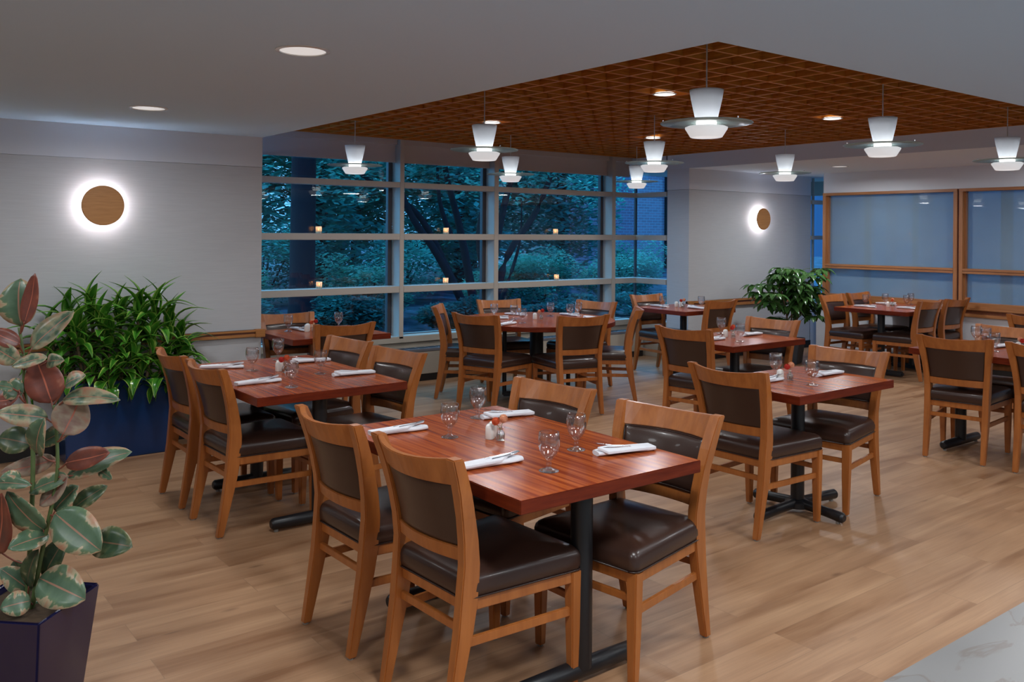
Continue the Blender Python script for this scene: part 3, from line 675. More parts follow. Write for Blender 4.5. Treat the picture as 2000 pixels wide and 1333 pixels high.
def table4(cx, cy, hx, hy, yoff, lab, grp, rz=0):
    t = empty('dining_table', (cx, cy, 0), rz); tag(t, lab, 'table', grp); tabletop(t, hx, hy)
    for s in (-1, 1): t_foot(t, s*yoff, 0, .275)
    return t
def cross_foot(t, ax, ay):
    build('column', LT([(.038,.05),(.038,.70)], 24), M['black'], t, smooth=True); build('hub', LT([(.070,.032),(.070,.062),(.045,.078)], 24), M['black'], t, smooth=True)
    for dx, dy, L_ in ((1,0,ax),(-1,0,ax),(0,1,ay),(0,-1,ay)):
        bm = bmesh.new(); R = []
        for s, rr, z in ((.03,.028,.055),(L_*.6,.027,.046),(L_-.012,.029,.038),(L_,.018,.038)):
            R.append([(dx*s + (-dy)*rr*math.cos(a), dy*s + dx*rr*math.cos(a), z+rr*math.sin(a)) for a in [2*PI*i/16 for i in range(16)]])
        loft(bm, R); f = build('foot', bm, M['black'], t, smooth=True); build('glide', LT([(.012,0),(.012,.014)], 12, cx=dx*(L_-.04), cy=dy*(L_-.04)), M['glide'], f)
    build('mounting_plate', BX(-.2, .2, -.2, .2, .70, .713), M['black'], t, bevel=.003)
def table2(cx, cy, hx, hy, ax, ay, lab, grp, rz=0):
    t = empty('dining_table', (cx, cy, 0), rz); tag(t, lab, 'table', grp); tabletop(t, hx, hy); cross_foot(t, ax, ay); return t
GT = 'rectangular four-seat tables'; GT2 = 'small two-seat tables'
T1 = table4(2.13, 2.80, .425, .635, .45, 'reddish-brown rectangular table in the foreground, nearest of all, streaked grain', GT)
T2 = table4(2.12, 4.93, .435, .655, .45, 'rectangular wooden table next to the blue planter, its top catching blue light', GT)
T3 = table2(4.42, 3.03, .46, .325, .38, .30, 'small wooden table on a black cross foot, right of the front table', GT2)
T4 = table2(5.76, 4.54, .455, .345, .36, .30, 'small wooden table before the umbrella plant, behind the cross-foot table', GT2)
T5 = table2(7.66, 6.76, .42, .40, .28, .28, 'small wooden table beside the pillar, its edge lit purple', GT2)
T7 = table2(3.23, 6.78, .43, .385, .28, .28, 'small wooden table at the left end of the window, half behind the wall', GT2)
T9 = table4(6.81, 2.79, .43, .635, .45, 'wooden table cut by the right edge, one black foot bar showing', GT)
T8 = table4(9.87, 5.43, .60, .44, .0, 'wooden table beside the frosted partition with four chairs', GT) if False else None
t = empty('dining_table', (9.86, 5.43, 0)); tag(t, 'wooden table beside the frosted partition with four chairs', 'table', GT); tabletop(t, .61, .44); T8 = t
for sx in (-.35, .35):
    build('column', LT([(.040,.05),(.040,.70)], 24, cx=sx), M['black'], t, smooth=True)
    build('foot_bar', BX(sx-.03, sx+.03, -.27, .27, .012, .068), M['black'], t, bevel=.015); build('mounting_plate', BX(sx-.045, sx+.045, -.24, .24, .69, .712), M['black'], t, bevel=.004)
t = empty('round_table', (RC[0], RC[1], 0)); tag(t, 'large round wooden table before the window with six chairs', 'table'); T6 = t
o = build('tabletop', LT([(.757,.716),(.76,.719),(.76,.757),(.757,.760)], 96), M['tedge'], t, smooth=True); build('veneer', LT([(.755,.7598),(.755,.7606)], 96), M['table'], o)
build('column', LT([(.066,.05),(.066,.70)], 32), M['black'], t, smooth=True)
for s in (-1, 1):
    build('column', LT([(.021,.05),(.021,.70)], 16, cx=s*.245, cy=-s*.19), M['black'], t, smooth=True)
bm = bmesh.new(); box(bm, -.33, .33, -.03, .03, .012, .06); bm.transform(Matrix.Rotation(math.atan2(-.19,.245), 4, 'Z')); build('foot_bar', bm, M['black'], t, bevel=.012)
bm = bmesh.new(); box(bm, -.03, .03, -.33, .33, .014, .062); bm.transform(Matrix.Rotation(math.atan2(-.19,.245), 4, 'Z')); build('foot_bar', bm, M['black'], t, bevel=.012)
build('mounting_plate', LT([(.35,.70),(.35,.715)], 32), M['black'], t, smooth=True)

# ================================================================== TABLEWARE
ZT = .7612
def make_goblet():
    t = empty('water_goblet', (0,0,0))
    prof = [(.0005,.0030),(.0345,.0030),(.0352,.0015),(.0350,.0),(.0005,0)]
    out = [(.0,.0),(.0352,.0),(.0356,.002),(.030,.0045),(.014,.009),(.0085,.014),(.0078,.020),(.0105,.026),(.0085,.032),(.010,.040),(.020,.050),(.031,.066),(.0375,.086),(.0392,.104),(.0378,.124),(.0352,.138),(.0340,.1385),(.0335,.137),(.0360,.124),(.0373,.104),(.0357,.087),(.0293,.068),(.0185,.053),(.008,.046),(.0,.0445)]
    bm = bmesh.new(); n = 32; R = []
    v0 = bm.verts.new((0,0,0)); v1 = bm.verts.new((0,0,.0445))
    for r, z in out[1:-1]: R.append([bm.verts.new((r*math.cos(2*PI*i/n), r*math.sin(2*PI*i/n), z)) for i in range(n)])
    for a, b in zip(R[:-1], R[1:]):
        for i in range(n): bm.faces.new((a[i], a[(i+1)%n], b[(i+1)%n], b[i]))
    for i in range(n): bm.faces.new((v0, R[0][(i+1)%n], R[0][i])); bm.faces.new((v1, R[-1][i], R[-1][(i+1)%n]))
    me_ = build('glass_body', bm, M['glass'], t, smooth='all'); return t
gob0 = make_goblet(); used = {}
def place(src, key, x, y, rz, lab, cat, grp, z=ZT, sc=1):
    o = src if key not in used else copy_tree(src); used[key] = 1
    o.location = (x, y, z); o.rotation_euler.z = rz; o.scale = (sc,sc,sc); tag(o, lab, cat, grp); return o
def gob(x, y, lab, grp): place(gob0, 'g', x, y, random.Random(x*7+y).uniform(0,6), lab, 'glass', 'goblets on the '+grp)
def make_napkin():
    t = empty('napkin_roll', (0,0,0))
    rng = random.Random(2)
    def roll(L0, L1, w, h, yo, seed):
        bm = bmesh.new(); R = []; n = 24; m_ = 14
        for i in range(m_+1):
            f = i/m_; x = L0+(L1-L0)*f; e = min(1, (1-abs(2*f-1)**10)*1.0+.35)
            ww = w*(1+.10*math.sin(f*7+seed))*(.8+.2*e); hh = h*(.75+.25*e)*(1+.12*math.sin(f*11+seed*2))
            R.append([(x, yo+.004*math.sin(f*5+seed)+ww*math.copysign(abs(math.cos(a))**.75, math.cos(a)), max(hh*(1+math.copysign(abs(math.sin(a))**.9, math.sin(a))), .0005) + .0012*math.sin(3*a+seed)*(math.sin(a)>0)) for a in [2*PI*k/n for k in range(n)]])
        loft(bm, R); return bm
    build('rolled_cloth', roll(-.125, .128, .026, .0100, 0, 1.3), M['napkin'], t, smooth=True)
    # folded flap lying over the roll, open corner at one end
    bm = bmesh.new()
    pts = [(-.125,-.028,.013),(.03,-.029,.016),(.075,-.006,.026),(.128,.012,.030),(.095,.040,.014),(-.02,.036,.013),(-.125,.030,.012)]
    top = [bm.verts.new((x, y, z+.006)) for x, y, z in pts]; bot = [bm.verts.new((x, y, z-.004)) for x, y, z in pts]
    bm.faces.new(top); bm.faces.new(bot[::-1])
    for i in range(7): bm.faces.new((bot[i], bot[(i+1)%7], top[(i+1)%7], top[i]))
    build('folded_flap', bm, M['napkin'], t, bevel=.0015)
    # cutlery tips emerging
    f = bmesh.new()
    tube(f, [(.00,-.008,.024),(.045,-.012,.028),(.075,-.016,.033)], [.0028,.0022,.0026], 8)
    for k in range(4):
        yy = -.022+k*.0042; tube(f, smoothpts([(.075,-.016,.033),(.082,yy,.035),(.11,yy-.002,.041)], 3), .0011, 5)
    build('fork', f, M['steel'], t, smooth=True)
    k_ = bmesh.new(); loft(k_, [[(-.02,.002,.0235),(-.02,.016,.0235),(-.02,.016,.0255),(-.02,.002,.0255)],[(.05,.000,.027),(.05,.017,.027),(.05,.017,.0285),(.05,.000,.0285)],[(.105,.006,.031),(.105,.013,.031),(.105,.013,.032),(.105,.006,.032)]]); build('knife', k_, M['steel'], t, bevel=.0006)
    return t
nap0 = make_napkin()
def nap(x0, y0, x1, y1, lab, grp): place(nap0, 'n', (x0+x1)/2, (y0+y1)/2, math.atan2(y1-y0, x1-x0), lab, 'napkin', 'rolled napkins on the '+grp)
def make_shaker():
    t = empty('salt_shaker', (0,0,0)); bm = bmesh.new(); R = []
    for s, z in ((.019,0),(.0205,.003),(.0205,.030),(.0200,.045),(.0175,.054),(.012,.060),(.005,.0625)):
        R.append([(s*math.copysign(abs(math.cos(a))**.7, math.cos(a)), .85*s*math.copysign(abs(math.sin(a))**.7, math.sin(a)), z) for a in [2*PI*k/28 for k in range(28)]])
    loft(bm, R); build('ceramic_body', bm, M['china'], t, smooth=True)
    bm = bmesh.new()
    for k in range(5): a = 2*PI*k/5; lathe(bm, [(.0011,.0585),(.0011,.0615)], 6, cx=.006*math.cos(a), cy=.006*math.sin(a))
    build('shaker_holes', bm, M['base'], t); return t
sh0 = make_shaker()
def shaker(x, y, lab, grp, rz=.5): place(sh0, 's', x, y, rz, lab, 'shaker', 'shakers on the '+grp)
def vase(x, y, lab, c1, c2, rz=0, sc=1):
    t = empty('bud_vase', (x, y, ZT), rz); tag(t, lab, 'vase'); t.scale = (sc,)*3
    prof = [(.0175,0),(.0180,.002),(.0180,.026),(.0155,.034),(.0095,.041),(.0090,.050),(.0110,.054),(.0100,.054),(.0078,.050),(.0080,.041),(.0140,.033),(.0165,.026),(.0165,.004)]
    build('glass_body', LT(prof, 24), M['glass'], t, smooth=True)
    build('water', LT([(.0160,.0042),(.0162,.024)], 20), M['water'], t, smooth=True)
    for k, (cc, bx, by, bz, r) in enumerate(((c1, -.020, -.004, .078, .017), (c2, .012, .010, .086, .018))):
        t2 = empty('bloom', (x, y, ZT), rz); t2.scale = (sc,)*3; tag(t2, CN[cc]+' in the vase '+lab.split(' vase ')[-1], 'flower')
        bm = bmesh.new(); rng = random.Random(k+int(x*100))
        bmesh.ops.create_icosphere(bm, subdivisions=2, radius=r*.78)
        for i in range(150):   # petals
            z = 1-2*(i+.5)/150; a = i*2.39996; s = math.sqrt(1-z*z); d = Vector((s*math.cos(a), s*math.sin(a), z)); u = d.orthogonal().normalized(); w = d.cross(u); w_ = .0028
            q = [bm.verts.new(d*r*.72+u*w_), bm.verts.new(d*r*.72-u*w_), bm.verts.new(d*r*(1.0+.08*rng.random())+w*w_*.6), bm.verts.new(d*r*.80+w*w_*2)]
            bm.faces.new((q[0], q[1], q[2])); bm.faces.new((q[0], q[2], q[3]))
        bm.transform(Matrix.Translation((bx, by, bz))); 
        me = D.meshes.new('petals'); bm.to_mesh(me); bm.free(); link('petals', me, M[cc], t2)
        bm = bmesh.new(); tube(bm, smoothpts([(-bx*.3, -by*.3, .006), (0,0,.045), (bx*.9, by*.9, bz-r*.6)], 4), .0011, 6); build('flower_stem', bm, M['fstem'], t2)
    return t
CN = {'fred':'red globe-shaped bloom','forg':'orange-red globe-shaped bloom','fpch':'pale peach globe-shaped bloom'}
F = 'front table'
gob(2.00, 3.01, 'stemmed water goblet at the left of the front table, before the shaker', F); gob(2.31, 3.25, 'stemmed water goblet farthest back on the front table', F); gob(2.28, 2.55, 'stemmed water goblet at the right of the front table', F); gob(2.00, 2.38, 'stemmed water goblet nearest the camera on the front table', F)
nap(1.75, 3.22, 2.0, 3.20, 'white napkin roll on the front table behind the nearest chair back, far left', F); nap(1.76, 2.57, 2.0, 2.555, 'white napkin roll with a fork, nearest on the front table', F)
nap(2.56, 3.17, 2.31, 3.215, 'white napkin roll behind the flowers on the front table', F); nap(2.53, 2.385, 2.28, 2.44, 'white napkin roll at the right side of the front table', F)
shaker(2.12, 2.895, 'white ceramic shaker beside the bud vase on the front table', F); shaker(2.155, 2.925, 'white ceramic shaker hidden just behind the first on the front table', F); vase(2.135, 2.845, 'small clear glass vase on the front table', 'forg', 'fpch', -.6)
F = 'planter-side table'
gob(1.99, 5.13, 'stemmed goblet at the left of the planter-side table', F); gob(2.29, 5.46, 'stemmed goblet farthest back on the planter-side table', F); gob(1.95, 4.47, 'stemmed goblet nearest on the planter-side table, before the flowers', F); gob(2.27, 4.79, 'stemmed goblet at the right of the planter-side table', F)
nap(1.76, 5.38, 1.99, 5.27, 'white napkin roll behind the second chair back on the planter-side table', F); nap(1.72, 4.68, 1.98, 4.69, 'white napkin roll at the near left of the planter-side table', F); nap(2.55, 5.25, 2.30, 5.27, 'white napkin roll behind the flowers on the planter-side table', F); nap(2.55, 4.64, 2.28, 4.66, 'white napkin roll at the right of the planter-side table', F)
shaker(2.115, 5.03, 'white shaker left of the red flowers on the planter-side table', F, .2); shaker(2.14, 5.075, 'second white shaker, just behind, on the planter-side table', F, .2); vase(2.12, 4.955, 'small clear glass vase on the planter-side table', 'fred', 'forg', -.3)
F = 'cross-foot table'
gob(4.40, 3.17, 'goblet left of the flowers on the cross-foot table', F); gob(4.33, 2.88, 'goblet right of the flowers, nearest on the cross-foot table', F)
nap(4.84, 3.03, 4.60, 3.03, 'white napkin on the right side of the cross-foot table', F); nap(4.09, 3.075, 4.33, 3.09, 'white napkin peeping past the chair back on the cross-foot table', F)
shaker(4.325, 3.085, 'white shaker behind the chair back on the cross-foot table', F, 0); vase(4.37, 3.05, 'small clear glass vase on the cross-foot table', 'fred', 'fpch', -.5)
F = 'table before the umbrella plant'
gob(5.91, 4.80, 'goblet farther back on the table before the umbrella plant', F); gob(5.61, 4.37, 'goblet nearer on the table before the umbrella plant', F)
nap(6.16, 4.60, 5.92, 4.59, 'white napkin at the right of the table before the umbrella plant', F); nap(5.38, 4.53, 5.62, 4.55, 'white napkin left, half behind a chair, on the umbrella-plant table', F)
shaker(5.76, 4.635, 'white shaker on the table before the umbrella plant', F, 0); vase(5.79, 4.58, 'small clear glass vase on the table before the umbrella plant', 'fred', 'forg', 0)
F = 'pillar table'
gob(7.37, 6.81, 'goblet at the left of the table by the pillar', F); gob(7.74, 6.57, 'goblet at the right of the table by the pillar', F)
nap(7.50, 7.10, 7.50, 6.86, 'white napkin at the left of the table by the pillar', F); nap(7.66, 6.46, 7.67, 6.68, 'white napkin at the right of the table by the pillar', F)
shaker(7.66, 6.87, 'left white shaker on the table by the pillar', F, 0); shaker(7.68, 6.82, 'right white shaker on the table by the pillar', F, 0); vase(7.66, 6.77, 'small clear glass vase on the table by the pillar', 'fred', 'fpch', -.9)
F = 'round table'
gob(5.12, 6.94, 'goblet farthest left on the round table', F); gob(5.21, 6.74, 'goblet second from the left on the round table', F); gob(5.06, 6.42, 'goblet nearest the shaker on the left of the round table', F); gob(5.72, 6.80, 'goblet right of the flowers on the round table', F); gob(5.76, 6.55, 'goblet half hidden by a chair back on the round table', F); gob(5.98, 6.67, 'goblet farthest right on the round table', F)
nap(5.45, 7.18, 5.52, 6.95, 'white napkin at the back left of the round table', F); nap(4.74, 6.33, 4.98, 6.43, 'white napkin at the front left of the round table', F); nap(5.92, 6.86, 5.93, 6.62, 'white napkin at the back right of the round table', F); nap(5.98, 6.24, 5.82, 6.40, 'white napkin at the right rim of the round table', F)
nap(5.02, 6.98, 5.18, 6.80, 'white napkin among the left goblets of the round table', F)
shaker(5.39, 6.64, 'white shaker left of the flowers on the round table', F, 0); vase(5.42, 6.58, 'small clear glass vase on the round table', 'fpch', 'fred', -.7)
F = 'left window table'
gob(3.01, 6.97, 'goblet at the left of the table at the window left end', F); gob(3.47, 6.97, 'goblet above a chair back on the table at the window left end', F)
nap(3.12, 7.10, 3.13, 6.90, 'white napkin on the table at the window left end', F)
shaker(3.13, 6.87, 'left white shaker on the table at the window left end', F, 0); shaker(3.16, 6.92, 'right white shaker on the table at the window left end', F, 0); vase(3.18, 6.84, 'small clear glass vase on the table at the window left end', 'forg', 'fred', -.9)
F = 'partition table'
gob(9.67, 5.72, 'goblet at the left of the partition table', F); gob(9.97, 5.38, 'goblet nearest on the partition table, before a chair back', F); gob(10.00, 5.66, 'goblet behind the flowers on the partition table', F); gob(10.33, 5.52, 'goblet farthest right on the partition table', F)
nap(9.50, 5.75, 9.52, 5.51, 'white napkin at the left of the partition table', F); nap(9.70, 5.34, 9.72, 5.10, 'white napkin at the near edge of the partition table', F); nap(10.10, 5.82, 10.08, 5.58, 'white napkin at the back of the partition table', F); nap(10.35, 5.32, 10.34, 5.10, 'white napkin right, between two chair backs, on the partition table', F)
shaker(9.78, 5.50, 'white shaker on the partition table', F, 0); vase(9.83, 5.47, 'small clear glass vase on the partition table', 'forg', 'fpch', 0)
F = 'right-edge table'
gob(7.05, 3.24, 'left of two goblets together on the right-edge table', F); gob(6.97, 3.13, 'right of two goblets together on the right-edge table', F); gob(6.68, 2.94, 'goblet nearest the chair back on the right-edge table', F)
nap(7.10, 3.02, 6.86, 3.04, 'white napkin before the flowers on the right-edge table', F); nap(6.45, 3.05, 6.66, 3.08, 'white napkin behind the chair back on the right-edge table', F)
shaker(6.90, 2.87, 'white shaker at the picture edge on the right-edge table', F, 0); vase(6.86, 2.83, 'small clear glass vase at the picture edge on the right-edge table', 'fred', 'fpch', .4)
# candles on the window rails
def make_candle():
    t = empty('candle_holder', (0,0,0))
    build('glass_cup', LT([(.030,0),(.031,.004),(.031,.070),(.029,.070),(.0285,.014),(.020,.012)], 24), M['cup'], t, smooth=True)
    la = D.lights.new('candle_light', 'POINT'); la.energy = .055; la.color = (1,.42,.12); la.shadow_soft_size = .006; lo = D.objects.new('candle_light', la); COL.objects.link(lo); lo.parent = t; lo.location.z = .062; ALLK.setdefault(t.name, []).append(lo)
    build('wax', LT([(.018,.013),(.018,.026)], 16), M['china'], t, smooth=True); build('flame', LT([(.001,.027),(.0062,.036),(.0052,.044),(.0008,.058)], 10), M['wax'], t, smooth='all')
    return t
cd = make_candle()
for i, (x, z, lab) in enumerate(((3.95,1.578,'lit candle glass on the middle window rail, left bay'),(5.51,1.578,'lit candle glass on the middle window rail, centre bay'),(7.14,1.578,'lit candle glass on the middle window rail, right bay'),
    (3.96,1.010,'lit candle glass on the lower window rail, left bay'),(5.51,1.010,'lit candle glass on the lower window rail, centre bay'),(7.16,1.010,'lit candle glass on the lower window rail, right bay'))):
    place(cd, 'c', x, 8.40, 0, lab, 'candle', 'lit candles on the window rails', z=z)

# ================================================================== PLANTS
def leaf(bm, base, tip, w, side=None, droop=.12, fold=.18, n=8, shape='oval', wave=0.0, up=None):
    """curved folded blade from base to tip; UV.x across, UV.y along"""
    base = Vector(base); tip = Vector(tip); ax = tip-base; L_ = ax.length
    if L_ < 1e-4: return
    d = ax/L_
    nrm = Vector(up) if up else Vector((0,0,1))
    s = d.cross(nrm)
    if s.length < .05: s = d.cross(Vector((.6,-.8,0)))
    s.normalize(); nn = s.cross(d).normalized()
    if side: 
        s2 = s*math.cos(side)+nn*math.sin(side); nn = nn*math.cos(side)-s*math.sin(side); s = s2
    uvl = bm.loops.layers.uv.verify(); rows = []
    for i in range(n+1):
        f = i/n
        if shape == 'oval': wd = math.sin(PI*min(1, f**.85*.985+.01))**.62 if f < .93 else math.sin(PI*(.93**.85*.985+.01))**.62*(1-f)/.07*.55
        else: wd = math.sin(PI*(f**.8*.97+.02))**.8
        c = base+ax*f + nn*(droop*L_*math.sin(PI*f)) 
        hw = w/2*max(wd, .02); row = []
        for k in (-1, -.5, 0, .5, 1):
            row.append((bm.verts.new(c + s*hw*k + nn*(fold*hw*abs(k)+wave*math.sin(f*9+k)*hw)), (k/2+.5, f)))
        rows.append(row)
    for a, b in zip(rows[:-1], rows[1:]):
        for k in range(4):
            vs = (a[k], a[k+1], b[k+1], b[k]); fc = bm.faces.new([v[0] for v in vs]); fc.smooth = True
            for lp, v in zip(fc.loops, vs): lp[uvl].uv = v[1]
def mesh_of(name, bm, m, parent):
    me = D.meshes.new(name); bm.to_mesh(me); bm.free(); return link(name, me, m, parent)
def square_pot(t, half0, half1, h, m, soilz, rot=0, hy0=None, hy1=None, lipw=.012):
    hy0 = hy0 or half0; hy1 = hy1 or half1
    bm = bmesh.new(); R = [rect(0,0,0,half0,hy0), rect(0,0,h,half1,hy1), rect(0,0,h,half1-lipw,hy1-lipw), rect(0,0,soilz-.02,half1-lipw-.005,hy1-lipw-.005)]
    loft(bm, R); bm.transform(Matrix.Rotation(rot, 4, 'Z')); build('pot', bm, m, t, bevel=.006)
    bm = bmesh.new(); n = 14; g = {}
    for i in range(n+1):
        for j in range(n+1):
            x = (i/n*2-1)*(half1-lipw-.003); y = (j/n*2-1)*(hy1-lipw-.003); g[i,j] = bm.verts.new((x, y, soilz+.012*noise.noise(Vector((x*25,y*25,3)))))
    for i in range(n):
        for j in range(n): bm.faces.new((g[i,j],g[i+1,j],g[i+1,j+1],g[i,j+1]))
    bm.transform(Matrix.Rotation(rot, 4, 'Z')); build('soil', bm, M['soil'], t, smooth='all')
# --- rubber plant, front left
t = empty('rubber_plant', (.49, 3.17, 0)); tag(t, 'variegated rubber plant with pink and cream leaves in a dark square pot, front left', 'plant')
square_pot(t, .115, .158, .42, M['dnavy'], .395, rot=math.radians(46))
LEAVES = [[-0.013, 0.016, 1.291, -0.013, 0.037, 1.441, 0.111, "g"], [-0.011, -0.018, 1.299, 0.013, -0.054, 1.46, 0.053, "p"], [0.018, 0.035, 1.213, 0.137, 0.0, 1.33, 0.08, "g"], [-0.024, -0.029, 1.239, -0.107, -0.04, 1.286, 0.05, "p"], [-0.027, -0.036, 1.183, -0.103, -0.008, 1.242, 0.058, "g"], [0.042, -0.092, 1.199, -0.049, -0.049, 1.171, 0.04, "g"], [0.054, -0.023, 1.174, 0.088, -0.11, 1.187, 0.042, "g"], [0.068, -0.03, 1.044, 0.027, -0.0, 1.185, 0.106, "p"], [0.088, -0.127, 1.112, 0.137, -0.173, 1.144, 0.053, "g"], [0.087, -0.097, 1.061, 0.224, -0.238, 1.067, 0.056, "g"], [0.088, -0.095, 0.951, 0.136, -0.114, 1.071, 0.106, "q"], [0.053, -0.048, 0.999, -0.086, -0.026, 1.028, 0.064, "g"], [-0.008, 0.012, 1.075, -0.05, 0.078, 1.097, 0.064, "g"], [-0.037, 0.004, 1.095, -0.095, -0.023, 1.115, 0.032, "g"], [-0.019, 0.0, 1.073, -0.082, 0.113, 1.041, 0.064, "p"], [0.127, -0.038, 0.956, 0.047, 0.038, 0.897, 0.058, "g"], [0.082, -0.012, 0.856, -0.054, 0.139, 0.802, 0.058, "q"], [0.097, -0.09, 0.859, 0.189, -0.257, 0.911, 0.064, "p"], [0.109, -0.064, 0.81, 0.27, -0.196, 0.89, 0.08, "g"], [0.028, -0.039, 0.885, 0.033, -0.114, 1.013, 0.08, "g"], [0.022, 0.047, 0.901, -0.063, 0.112, 0.922, 0.08, "d"], [-0.015, -0.017, 0.814, -0.076, -0.029, 0.824, 0.04, "g"], [0.107, -0.087, 0.81, 0.014, 0.033, 0.75, 0.058, "g"], [0.187, -0.133, 0.834, 0.208, -0.209, 0.816, 0.029, "g"], [0.071, -0.083, 0.701, 0.18, -0.194, 0.591, 0.117, "g"], [0.176, -0.096, 0.595, 0.268, -0.218, 0.592, 0.093, "d"], [0.06, -0.044, 0.623, -0.057, -0.052, 0.607, 0.068, "g"], [0.049, -0.04, 0.639, -0.054, -0.006, 0.774, 0.086, "g"], [0.137, -0.003, 0.684, 0.237, -0.027, 0.748, 0.052, "d"], [0.077, -0.035, 0.697, 0.141, -0.067, 0.773, 0.068, "g"], [0.102, -0.094, 0.814, 0.034, -0.029, 0.719, 0.071, "q"], [0.056, 0.012, 0.471, 0.118, -0.015, 0.597, 0.08, "d"], [0.033, -0.047, 0.495, 0.143, -0.161, 0.436, 0.117, "g"], [0.007, -0.06, 0.433, -0.078, -0.063, 0.432, 0.068, "g"], [0.023, 0.042, 0.426, -0.065, 0.04, 0.521, 0.068, "g"], [0.045, -0.01, 0.401, -0.015, 0.045, 0.348, 0.034, "g"], [0.014, 0.093, 0.455, -0.016, 0.118, 0.511, 0.049, "d"], [-0.067, 0.064, 0.563, -0.071, -0.034, 0.778, 0.093, "p"], [0.012, 0.012, 0.451, 0.029, -0.051, 0.588, 0.062, "d"], [-0.085, 0.021, 0.797, -0.005, -0.135, 0.814, 0.043, "g"]]
STEMS = [[[-0.015, 0.05, 1.283], [-0.004, 0.041, 1.199], [0.0, 0.038, 1.092], [0.011, 0.029, 0.986], [0.022, 0.021, 0.92], [0.021, 0.022, 0.689], [0.009, 0.031, 0.376]], [[0.069, -0.053, 1.04], [0.077, -0.059, 0.941], [0.078, -0.06, 0.809], [0.052, -0.04, 0.634], [0.033, -0.026, 0.512], [0.015, -0.011, 0.365]]]
for i, s in enumerate(STEMS):
    p = smoothpts(s, 5); bm = bmesh.new(); tube(bm, p, [.0045+.0035*k/len(p) for k in range(len(p))], 10); build('stem', bm, M['stemg'], t, smooth='all')
allst = [Vector(p) for s in STEMS for p in smoothpts(s, 6)]
cdir = Vector((-math.sin(YAW), -math.cos(YAW), .35))
rng = random.Random(5)
for i, (x0,y0,z0,x1,y1,z1,w,k) in enumerate(LEAVES):
    b = Vector((x0,y0,z0)); tp = Vector((x1,y1,z1)); bm = bmesh.new()
    fc = {'g':1,'p':-1,'q':-1,'d':1}[k]
    upv_ = (cdir*1.0+Vector((rng.uniform(-.35,.35), rng.uniform(-.35,.35), rng.uniform(.0,.5)))).normalized()
    leaf(bm, b, tp, w*1.12, droop=(.07 if fc > 0 else -.05)+rng.uniform(-.03,.05), fold=.16, n=12, up=upv_, wave=.03)
    lf = mesh_of('leaf', bm, M[{'g':('fic_g','fic_h')[1 if i in (2,4,9,11,5,6,8) else 0],'p':'fic_p','q':'fic_q','d':'fic_d'}[k]], t)
    md = lf.modifiers.new('thick', 'SOLIDIFY'); md.thickness = .0012
    q = min(allst, key=lambda v: (v-b-Vector((0,0,-.03))).length)
    if (q-b).length < .14:
        bm = bmesh.new(); tube(bm, smoothpts([q, (q+b)/2+Vector((0,0,-.005)), b+(tp-b)*.04], 3), .0027, 6); build('petiole', bm, M['fic_stalk'] if 'fic_stalk' in M else M.setdefault('fic_stalk', pm('leaf_stalk', (.26,.08,.05), .5)), lf, smooth='all')
# --- dracaena in long blue planter
t = empty('dracaena_planter', (1.61, 6.68, 0)); tag(t, 'bushy green dracaena with striped leaves in a long glossy blue planter box', 'plant')
square_pot(t, .355, .375, .545, M['navy'], .50, hy0=.120, hy1=.130)
rng = random.Random(11)
HEADS = [(-.44,-.02,.86,.30),(-.33,.02,.96,.30),(-.26,-.08,.80,.28),(-.17,.03,1.00,.32),(-.08,-.07,.84,.28),(.02,.03,.97,.32),(.07,-.10,.76,.26),(.16,.0,.92,.31),(.24,-.05,.99,.34),(.35,.0,.86,.34),(.30,-.09,.70,.28),(-.02,-.12,.66,.24),(-.20,-.12,.66,.24),(.44,.03,.78,.28),(-.40,-.1,.72,.24),(-.30,-.10,.90,.28),(.12,-.06,1.0,.30),(-.12,-.05,.93,.30),(.20,-.12,.80,.28),(-.48,-.04,.70,.26),(.38,-.08,.66,.26),(.0,-.1,.72,.26),(-.1,-.13,.62,.22),(.13,-.13,.64,.24),(.27,-.13,.62,.24),(.44,-.05,.66,.26)]
for hx, hy, hz, hl in HEADS:
    bm = bmesh.new(); n = 15
    for i in range(n):
        f = i/n; a = i*2.39996+rng.uniform(-.3,.3); el = 1.2-2.0*f+rng.uniform(-.3,.3)-(.5 if hz < .75 else 0); L_ = hl*(.62+.42*math.sin(PI*min(1,f+.25)))*rng.uniform(.82,1.08)
        dr = Vector((math.cos(a)*math.cos(el), math.sin(a)*math.cos(el), math.sin(el)))
        dr = (dr+Vector((0,-.15,0))).normalized()
        dr.y *= .35 if dr.y > 0 else .6
        b = Vector((hx, hy, hz-.03-.12*f)); tp = b+dr*L_*1.15
        if tp.y > .19: tp.y = .19
        leaf(bm, b, tp, .074*rng.uniform(.8,1.15), droop=.12+.22*math.cos(el)*rng.uniform(.5,1.2), fold=.35, n=9, shape='lance', wave=.05)
    mesh_of('leaf_rosette', bm, M['dra'], t)
    bx = max(-.33, min(.33, hx*.8)); by = max(-.10, min(.10, hy))
    bm = bmesh.new(); tube(bm, smoothpts([(bx, by, .49), ((bx+hx)/2, (by+hy)/2, (.5+hz)/2), (hx, hy, hz)], 3), .011, 8); build('cane', bm, M['stemb'], t, smooth='all')
